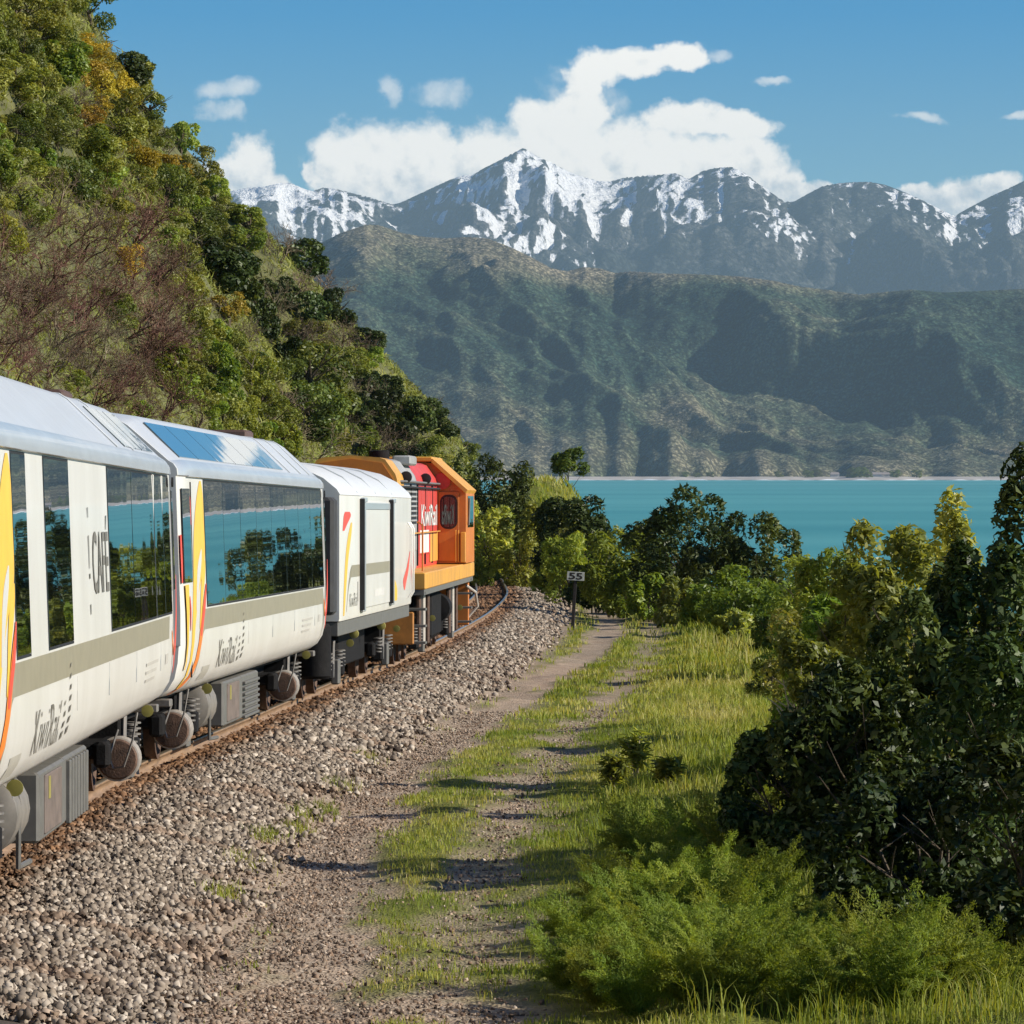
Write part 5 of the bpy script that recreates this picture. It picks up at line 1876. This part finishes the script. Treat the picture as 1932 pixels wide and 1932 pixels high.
bush('coastal_bush', 'lower dark bush spreading towards the grass, left of the deepest shade', 'bush', 1480, 41.5, 1365, 140, F_DARK, (0.078, 0.036), 8500, 24, 0.30, 0.0, 3, G1, stems=3)
bush('coastal_bush', 'dark bush under the tall tree, at the lower right edge', 'bush', 1925, 39.5, 1190, 220, F_DARK, (0.088, 0.042), 13000, 30, 0.29, 0.0, 4, G1, stems=4)
bush('coastal_bush', 'lowest dark bush in the black shade above the ferns', 'bush', 1715, 35.0, 1420, 185, F_DARK, (0.080, 0.038), 11000, 28, 0.29, 0.0, 35, G1, stems=4)
bush('coastal_bush', 'dark bush cut by the right edge just above the ferns', 'bush', 1955, 33.2, 1360, 190, F_DARK, (0.080, 0.038), 10000, 26, 0.29, 0.0, 36, G1, stems=4)
bush('light_tree', 'light olive tree with pale narrow leaves left of the tall dark tree', 'tree', 1705, 57, 940, 175, F_LITE, (0.12, 0.046), 13000, 32, 0.27, 0.0, 5, G1, stems=4, shell=0.3)
bush('light_tree', 'light olive tree reaching up beside the top of the tall dark tree', 'tree', 1855, 51, 895, 120, F_LITE, (0.105, 0.042), 7000, 22, 0.30, 0.0, 6, G1, stems=3, shell=0.3)
bush('slender_shrub', 'thin shrub with slender pale bare stems below its leaves', 'shrub', 1520, 55, 1165, 85, F_LITE, (0.10, 0.04), 3200, 20, 0.27, 0.40, 7, G1, bark=BARKP, stems=6, shell=0.2)
bush('coastal_bush', 'dark leafy bush at the left foot of the light olive tree', 'bush', 1600, 52, 1270, 120, F_MID, (0.09, 0.042), 6000, 20, 0.31, 0.0, 8, G1)
bush('coastal_bush', 'olive-green bush half hidden behind the pale-stemmed shrub', 'bush', 1590, 66, 1120, 120, F_GREEN, (0.11, 0.046), 6000, 22, 0.30, 0.0, 32, G1)
bush('coastal_tree', 'dark tree with tufted top rising against the sea, left of the gap', 'tree', 1290, 146, 912, 100, F_DARK, (0.19, 0.075), 8000, 28, 0.28, 0.0, 9, G1)
bush('coastal_tree', 'dark rounded tree just left of the gap where the sea shows low', 'tree', 1432, 140, 965, 78, F_DARK, (0.18, 0.075), 6000, 24, 0.29, 0.0, 10, G1)
bush('coastal_bush', 'dark bush below the tufted tree, left of the round bright shrub', 'bush', 1225, 155, 975, 56, F_MID, (0.19, 0.07), 4000, 18, 0.31, 0.0, 11, G1)
bush('coastal_bush', 'dark undergrowth bush between the two dark trees against the sea', 'bush', 1360, 140, 1010, 74, F_DARK, (0.17, 0.07), 4500, 20, 0.30, 0.0, 33, G1)
bush('round_shrub', 'bright green rounded shrub beside the grassy track', 'shrub', 1412, 127, 1055, 92, F_GREEN, (0.13, 0.052), 8000, 28, 0.27, 0.0, 12, G1)
bush('coastal_bush', 'olive bush between the bright rounded shrub and the light trees', 'bush', 1575, 92, 1025, 84, F_GREEN, (0.12, 0.05), 6000, 24, 0.29, 0.0, 13, G1)
bush('coastal_bush', 'olive-green bush in the gap below the strip of sea', 'bush', 1515, 124, 1040, 60, F_GREEN, (0.13, 0.05), 4000, 18, 0.31, 0.0, 14, G1)
bush('coastal_bush', 'low green bush at the grass edge in front of the bright rounded shrub', 'bush', 1500, 92, 1170, 58, F_GREEN, (0.10, 0.04), 3500, 18, 0.30, 0.0, 34, G1)
bush('coastal_tree', 'broad dark tree just past the engine, with a domed top', 'tree', 938, 200, 846, 88, F_DARK, (0.27, 0.10), 7000, 28, 0.28, 0.0, 15, 'bushes past the bend')
bush('coastal_tree', 'dark tree past the bend, standing against the strip of sea', 'tree', 1088, 168, 926, 82, F_DARK, (0.23, 0.09), 6500, 26, 0.29, 0.0, 16, 'bushes past the bend')
bush('pale_bush', 'pale olive bush with big leaves close behind the engine cab', 'bush', 915, 186, 925, 56, F_LITE, (0.24, 0.10), 3800, 18, 0.31, 0.0, 17, 'bushes past the bend')
bush('pale_bush', 'small pale round bush below the domed dark tree', 'bush', 985, 184, 940, 46, F_OLIVE, (0.20, 0.08), 3200, 16, 0.31, 0.0, 18, 'bushes past the bend')
bush('green_bush', 'soft green bush at the outside of the bend, by the rails', 'bush', 930, 206, 1000, 72, F_GREEN, (0.22, 0.06), 3600, 18, 0.31, 0.0, 19, 'bushes past the bend')
bush('green_bush', 'soft green low bush right of the one by the bend', 'bush', 1012, 186, 1012, 60, F_MID, (0.20, 0.06), 3200, 17, 0.31, 0.0, 20, 'bushes past the bend')
bush('green_bush', 'feathery light green bush behind the number post', 'bush', 1078, 162, 1002, 56, F_GREEN, (0.26, 0.055), 3200, 17, 0.31, 0.0, 21, 'bushes past the bend', upright=0.1)
bush('green_bush', 'mid green bush right of the feathery one behind the post', 'bush', 1160, 152, 985, 62, F_GREEN, (0.22, 0.06), 3600, 18, 0.31, 0.0, 22, 'bushes past the bend')
bush('coastal_bush', 'dark low bush in shade at the end of the grassy track', 'bush', 1120, 156, 1055, 50, F_DARK, (0.17, 0.07), 2600, 14, 0.33, 0.0, 23, 'bushes past the bend')
bush('small_tree', 'small umbrella-shaped tree alone on the grassy knoll', 'tree', 1073, 236, 843, 31, F_MID, (0.26, 0.10), 1700, 12, 0.36, 0.40, 24, stems=2)
bush('coastal_bush', 'dark small bush left of the domed tree, at the foot of the spur', 'bush', 868, 214, 835, 46, F_MID, (0.26, 0.10), 3200, 17, 0.31, 0.0, 25, 'bushes past the bend')
bush('coastal_bush', 'olive scrub on the side of the knoll', 'bush', 1035, 214, 935, 50, F_OLIVE, (0.22, 0.07), 3000, 16, 0.31, 0.0, 26, 'bushes past the bend')


LOW = [(1180, 150, 1075, 32, 'F_GREEN', 'low bright green shrub at the far end of the grassy track'),
       (1226, 143, 1080, 36, 'F_GREEN', 'low bright shrub right of the track end, below the dark trees'),
       (1278, 136, 1085, 40, 'F_LITE', 'low pale green shrub below the tufted dark tree'),
       (1322, 132, 1098, 34, 'F_GREEN', 'low green shrub left of the bright rounded shrub'),
       (1385, 117, 1150, 36, 'F_LITE', 'pale low shrub at the foot of the bright rounded shrub'),
       (1465, 108, 1155, 48, 'F_GREEN', 'leafy green shrub in front of the bright rounded shrub, nearer the camera'),
       (1450, 82, 1235, 40, 'F_LITE', 'small pale shrub at the grass edge left of the pale-stemmed shrub'),
       (1510, 72, 1130, 70, 'F_LITE', 'yellowish bush rising behind the pale-stemmed shrub'),
       (1640, 60, 1060, 90, 'F_LITE', 'yellowish bush on the left flank of the light olive tree'),
       (1780, 54, 985, 100, 'F_LITE', 'yellowish bush between the two light olive trees'),
       (1050, 176, 1045, 40, 'F_GREEN', 'low green bush behind the rails, left of the number post'),
       (960, 196, 1035, 44, 'F_MID', 'low dark green bush hugging the outside of the bend')]
for i, (x, Y, yt, hw, mt, lb) in enumerate(LOW):
    bush('low_shrub', lb, 'shrub', x, Y, yt, hw, globals()[mt], (0.0012 * Y, 0.0005 * Y), 2600, 20, 0.30, 0.0, 60 + i, 'low shrubs along the grass', stems=3)


def sapling(label, x, Y, ytop, seed):
    g = np.random.default_rng(seed)
    X = (x - CX) / F * Y
    zg = float(ground_z(np.array(X), np.array(Y)))
    H = (HY - ytop) / F * Y - zg
    root = tag(empty('sapling', (X, Y, zg)), label, 'sapling', 'saplings in the verge grass')
    b = MB()
    P, T = [], []
    for s in range(5):
        a = g.uniform(0, 6.28)
        lean = g.uniform(0.05, 0.3)
        top = np.array([math.cos(a) * lean * H, math.sin(a) * lean * H, H * g.uniform(0.65, 0.95)])
        b.tube([(0, 0, -0.1), tuple(top * 0.5 + np.array([0, 0, 0.05])), tuple(top)], [0.012, 0.009, 0.005], 5)
        for _ in range(44):
            t = g.uniform(0.45, 1.05)
            d = unit(g.normal(size=3) + np.array([0, 0, 0.25]))
            P.append(top * t + d * 0.09)
            T.append(d)
    P, T = np.array(P), np.array(T)
    V, Q = leaf_quads(P, np.array([0, 0, 1.0]) + g.normal(size=P.shape) * 0.5, T, 0.19 * g.uniform(0.7, 1.2, len(P)), 0.042 + 0 * P[:, 0], g)
    link('crown', npmesh('crown', V, Q, mat=F_LITE, attrs={'rnd': np.repeat(g.uniform(0, 0.7, len(P)), 4)}), root)
    b.build('stem', BARKP, root, True)


sapling('broad-leaved sapling in the verge grass, the leftmost of three', 1155, 56, 1425, 501)
sapling('tallest of the three saplings in the verge grass', 1200, 58, 1380, 502)
sapling('thin sapling in the verge grass, next to the dark bush', 1262, 55, 1440, 503)


def fern_mesh(name, seed, fronds=26):
    g = np.random.default_rng(seed)
    P, Nn, T, l, w, rn = [], [], [], [], [], []
    for f in range(fronds):
        a = g.uniform(0, 6.28)
        out = np.array([math.cos(a), math.sin(a), 0])
        side = np.array([-math.sin(a), math.cos(a), 0])
        L_ = g.uniform(0.6, 1.05)
        rise, arch = g.uniform(0.9, 1.5), g.uniform(0.35, 0.75)
        tone = g.uniform(0, 0.6)
        for k in range(26):
            t = 0.14 + 0.86 * k / 25
            c = out * (L_ * 0.50 * t) + np.array([0, 0, L_ * (rise * t - arch * t * t)])
            tg = unit(out * 0.50 + np.array([0, 0, rise - 2 * arch * t]))
            nn = np.cross(side, tg)
            wl = 0.24 * L_ * (1 - t)**0.75 * min(1, t * 4) + 0.012
            for s in (-1, 1):
                dr = unit(side * s + tg * 0.55 + g.normal(size=3) * 0.12)
                for q in range(6):
                    P.append(c + dr * wl * (0.12 + 0.17 * q) + g.normal(size=3) * 0.012)
                    Nn.append(nn + g.normal(size=3) * 0.6)
                    T.append(dr + tg * (1.3 if q % 2 else -0.9) + g.normal(size=3) * 0.35)
                    l.append(wl * 0.30 + 0.022)
                    w.append(0.007 + 0.03 * wl)
                    rn.append(np.clip(tone + 0.4 * g.uniform(), 0, 1))
    V, Q = leaf_quads(np.array(P), np.array(Nn), np.array(T), np.array(l), np.array(w), g)
    return npmesh(name, V, Q, mat=F_FERN, attrs={'rnd': np.repeat(np.array(rn), 4)})


FERNS = [fern_mesh('fronds', 600 + i) for i in range(3)]
FERN_SPOTS = [(1215, 42, 1560), (1300, 43, 1540), (1385, 42, 1545), (1260, 40, 1620), (1350, 39.5, 1640), (1150, 37.5, 1690), (1235, 37, 1700), (1325, 36.5, 1690), (1415, 37, 1690), (1200, 34.5, 1760),
              (1290, 34, 1750), (1380, 34.5, 1745), (1455, 35, 1760), (1120, 33, 1810), (1210, 32.3, 1830), (1310, 32, 1800), (1400, 32.2, 1810), (1490, 32.8, 1815), (1560, 33, 1840), (1250, 30.6, 1900),
              (1180, 36, 1700), (1270, 35.5, 1700), (1360, 35.6, 1690), (1440, 36, 1700), (1165, 31.6, 1850), (1255, 33, 1790), (1345, 33.2, 1775), (1430, 33.4, 1775), (1520, 33.8, 1790), (1300, 31.2, 1850), (1390, 31.2, 1845), (1480, 31.5, 1850), (1570, 31.8, 1860), (1660, 31, 1890), (1200, 30, 1915), (1300, 29.9, 1905), (1400, 29.8, 1905), (1500, 29.8, 1900), (1680, 29.8, 1935), (1850, 30.6, 1900), (1740, 30.4, 1910), (1095, 35, 1760), (1060, 32, 1850),
              (1350, 30.4, 1880), (1450, 30.5, 1880), (1540, 31, 1890), (1630, 32, 1880), (1700, 31.5, 1900), (1130, 31, 1895), (1905, 31.5, 1880), (1600, 30.2, 1925), (1780, 31.2, 1915)]


def plant_ferns():
    g = random.Random(9)
    items = []
    for x, Y, yt in FERN_SPOTS:
        X = (x - CX) / F * Y
        zg = float(ground_z(np.array(X), np.array(Y)))
        H = max(0.35, (HY - yt) / F * Y - zg)
        items.append((x, Y, yt, X, zg, H))
    rows = {}
    for it in items:
        k = min(4, int((it[2] - 1530) / 85))
        rows.setdefault(k, []).append(it)
    rn = ['hindmost', 'second', 'third', 'fourth', 'foremost']
    for k, L_ in rows.items():
        L_.sort(key=lambda q: q[0])
        for i, (x, Y, yt, X, zg, H) in enumerate(L_):
            r = empty('fern', (X, Y, zg - 0.03), (g.uniform(-0.1, 0.1), g.uniform(-0.1, 0.1), g.uniform(0, 6.28)))
            s = H / 0.58
            r.scale = (s * 1.15, s * 1.15, s * 1.12)
            tag(r, 'feathery green fern in the %s row of the fern patch, %s from the left' % (rn[k], ORD[i]), 'fern', 'ferns at the lower edge')
            link('fronds', g.choice(FERNS), r)


plant_ferns()


def grass():
    g = np.random.default_rng(123)
    PX, PY, LEN, WID = [], [], [], []

    def strew(n, y0, y1, u0, u1, lmin, lmax, w, dens):
        Y = g.uniform(y0, y1, n)
        X = XR(Y) + g.uniform(u0, u1, n)
        k = g.uniform(size=n) < dens(X, Y)
        X, Y = X[k], Y[k]
        PX.append(X)
        PY.append(Y)
        tuft = 0.75 + 0.5 * smooth(fbm(X * 1.7, Y * 0.9, 2, 15), -0.3, 0.5)
        LEN.append(g.uniform(lmin, lmax, len(X)) * tuft)
        WID.append(w * g.uniform(0.7, 1.3, len(X)))

    def short(X, Y):
        u = X - XR(Y)
        return np.clip((1 - 1.25 * track_mask(X, Y)) * smooth(u + 0.5 * fbm(X, Y * 0.4, 2, 17), 2.1, 3.0) * (0.3 + 0.9 * smooth(fbm(X * 1.1, Y * 0.5, 3, 18), -0.35, 0.3)) + 0.02, 0, 1)

    def lawn(X, Y):
        u = X - XR(Y)
        return np.clip(smooth(u + 0.5 * fbm(X * 0.8, Y * 0.3, 2, 19), 4.7, 5.7), 0, 1) * (0.4 + 0.6 * smooth(fbm(X * 1.4, Y * 0.6, 2, 20), -0.3, 0.3))
    strew(70000, 28, 46, 2.1, 8.0, 0.03, 0.085, 0.0075, short)
    strew(60000, 46, 75, 2.0, 8.0, 0.035, 0.10, 0.011, short)
    strew(50000, 75, 125, 2.0, 8.5, 0.05, 0.14, 0.020, short)
    strew(26000, 125, 240, 2.2, 12, 0.07, 0.20, 0.035, short)
    strew(24000, 29, 50, 4.6, 8.0, 0.12, 0.34, 0.008, lawn)
    strew(24000, 50, 90, 4.9, 8.5, 0.08, 0.24, 0.012, lawn)
    strew(18000, 88, 165, 5.2, 11, 0.12, 0.38, 0.026, lawn)
    # odd tufts at the toe of the ballast
    for (x, y) in ((455, 1640), (560, 1570), (640, 1490), (690, 1440), (500, 1590), (610, 1530), (425, 1700), (570, 1545)):
        Y0, X0 = at_ground(x, y)
        n = 130
        PX.append(X0 + g.normal(0, 0.10, n))
        PY.append(Y0 + g.normal(0, 0.35, n))
        LEN.append(g.uniform(0.06, 0.17, n))
        WID.append(np.full(n, 0.007))
    # knoll
    n = 7000
    X, Y = g.uniform(-2.5, 7, n), g.uniform(212, 236, n)
    PX.append(X)
    PY.append(Y)
    LEN.append(g.uniform(0.15, 0.4, n))
    WID.append(np.full(n, 0.05))
    X, Y, LN, WD = map(np.concatenate, (PX, PY, LEN, WID))
    n = len(X)
    Z = ground_z(X, Y)
    u = X - XR(Y)
    Z = np.where(u < 2.4, np.maximum(Z, -HR(Y) + shoulder(u) - 0.03), Z)
    a = g.uniform(0, 6.283, n)
    lean = g.uniform(0.1, 0.75, n) * LN
    sx, sy = np.cos(a), np.sin(a)
    b = g.uniform(0, 6.283, n)
    B = np.stack([X, Y, Z - 0.01], -1)
    W = np.stack([np.cos(b), np.sin(b), 0 * b], -1) * WD[:, None] * 0.5
    M = B + np.stack([sx * lean * 0.3, sy * lean * 0.3, LN * 0.6], -1)
    Tp = B + np.stack([sx * lean, sy * lean, LN * (1 - 0.25 * (lean / LN))], -1)
    V = np.stack([B - W, B + W, M + W * 0.75, M - W * 0.75, Tp], 1).reshape(-1, 3)
    i = np.arange(n)[:, None] * 5
    Q = i + np.array([[0, 1, 2, 3]])
    T = i + np.array([[3, 2, 4]])
    patch = 0.5 + 0.42 * fbm(X * 0.5, Y * 0.22, 3, 22) + 0.12 * smooth(Y, 40, 90) - 0.10 * smooth(u, 5, 7.5) * smooth(Y, 60, 40)
    rn = np.clip(patch + g.normal(0, 0.17, n), 0, 1)
    tag(link('grass', npmesh('grass', V, Q, T, mat=F_GRASS, attrs={'rnd': np.repeat(rn, 5)})), 'green and straw-coloured grass on the verge', 'grass', kind='stuff')


grass()


# ------------------------------------------------------------------ far shore: a few houses and tree clumps
def shore_y(x):
    u = np.array([(x - CX) / F])
    return float((9000 + 110 * perlin(u * 60, u * 0, 51) + 60 * perlin(u * 170, u * 0, 52))[0])


def far_shore():
    wall = plain('house_wall', (0.55, 0.53, 0.50), 0.7)
    roof = plain('house_roof', (0.30, 0.26, 0.24), 0.7)
    for i, (x, w) in enumerate(((1575, 16), (1655, 20), (1672, 14))):
        Y = shore_y(x) - 22.0
        X = (x - CX) / F * Y
        r = tag(empty('shore_house', (X, Y, SEA + 5.5)), 'tiny pale house on the far shore, %s from the left' % ORD[i], 'house', 'houses on the far shore')
        MB().box(-w / 2, w / 2, -5, 5, -2, 5).build('wall', wall, r)
        mb = MB()
        mb.v = [(-w / 2 - 1, -6, 5), (w / 2 + 1, -6, 5), (w / 2 + 1, 6, 5), (-w / 2 - 1, 6, 5), (-w / 2 + 1, 0, 9), (w / 2 - 1, 0, 9)]
        mb.f = [(0, 1, 5, 4), (2, 3, 4, 5), (0, 4, 3), (1, 2, 5), (3, 2, 1, 0)]
        mb.build('roof', roof, r)
    g = random.Random(3)
    xs = (1290, 1315, 1340, 1470, 1525, 1540, 1607, 1622, 1638, 1680, 1690, 1730)
    for i, x in enumerate(xs):
        Y = shore_y(x) - g.uniform(15, 60)
        r = tag(empty('shore_tree', ((x - CX) / F * Y, Y, SEA + 4.0), (0, 0, g.uniform(0, 6))), 'tiny dark tree on the far shore, %s from the left' % ORD[i], 'tree', 'trees on the far shore')
        s = g.uniform(7, 13) if i not in (6, 7) else 15
        r.scale = (s, s, s * 0.8)
        c = link('crown', PROTO['mid', i % 3], r)
        c.location = (0, 0, 0.8)
        link('trunk', TRUNKS[i % 3], r)


far_shore()
print('slope plants', N_SLOPE)
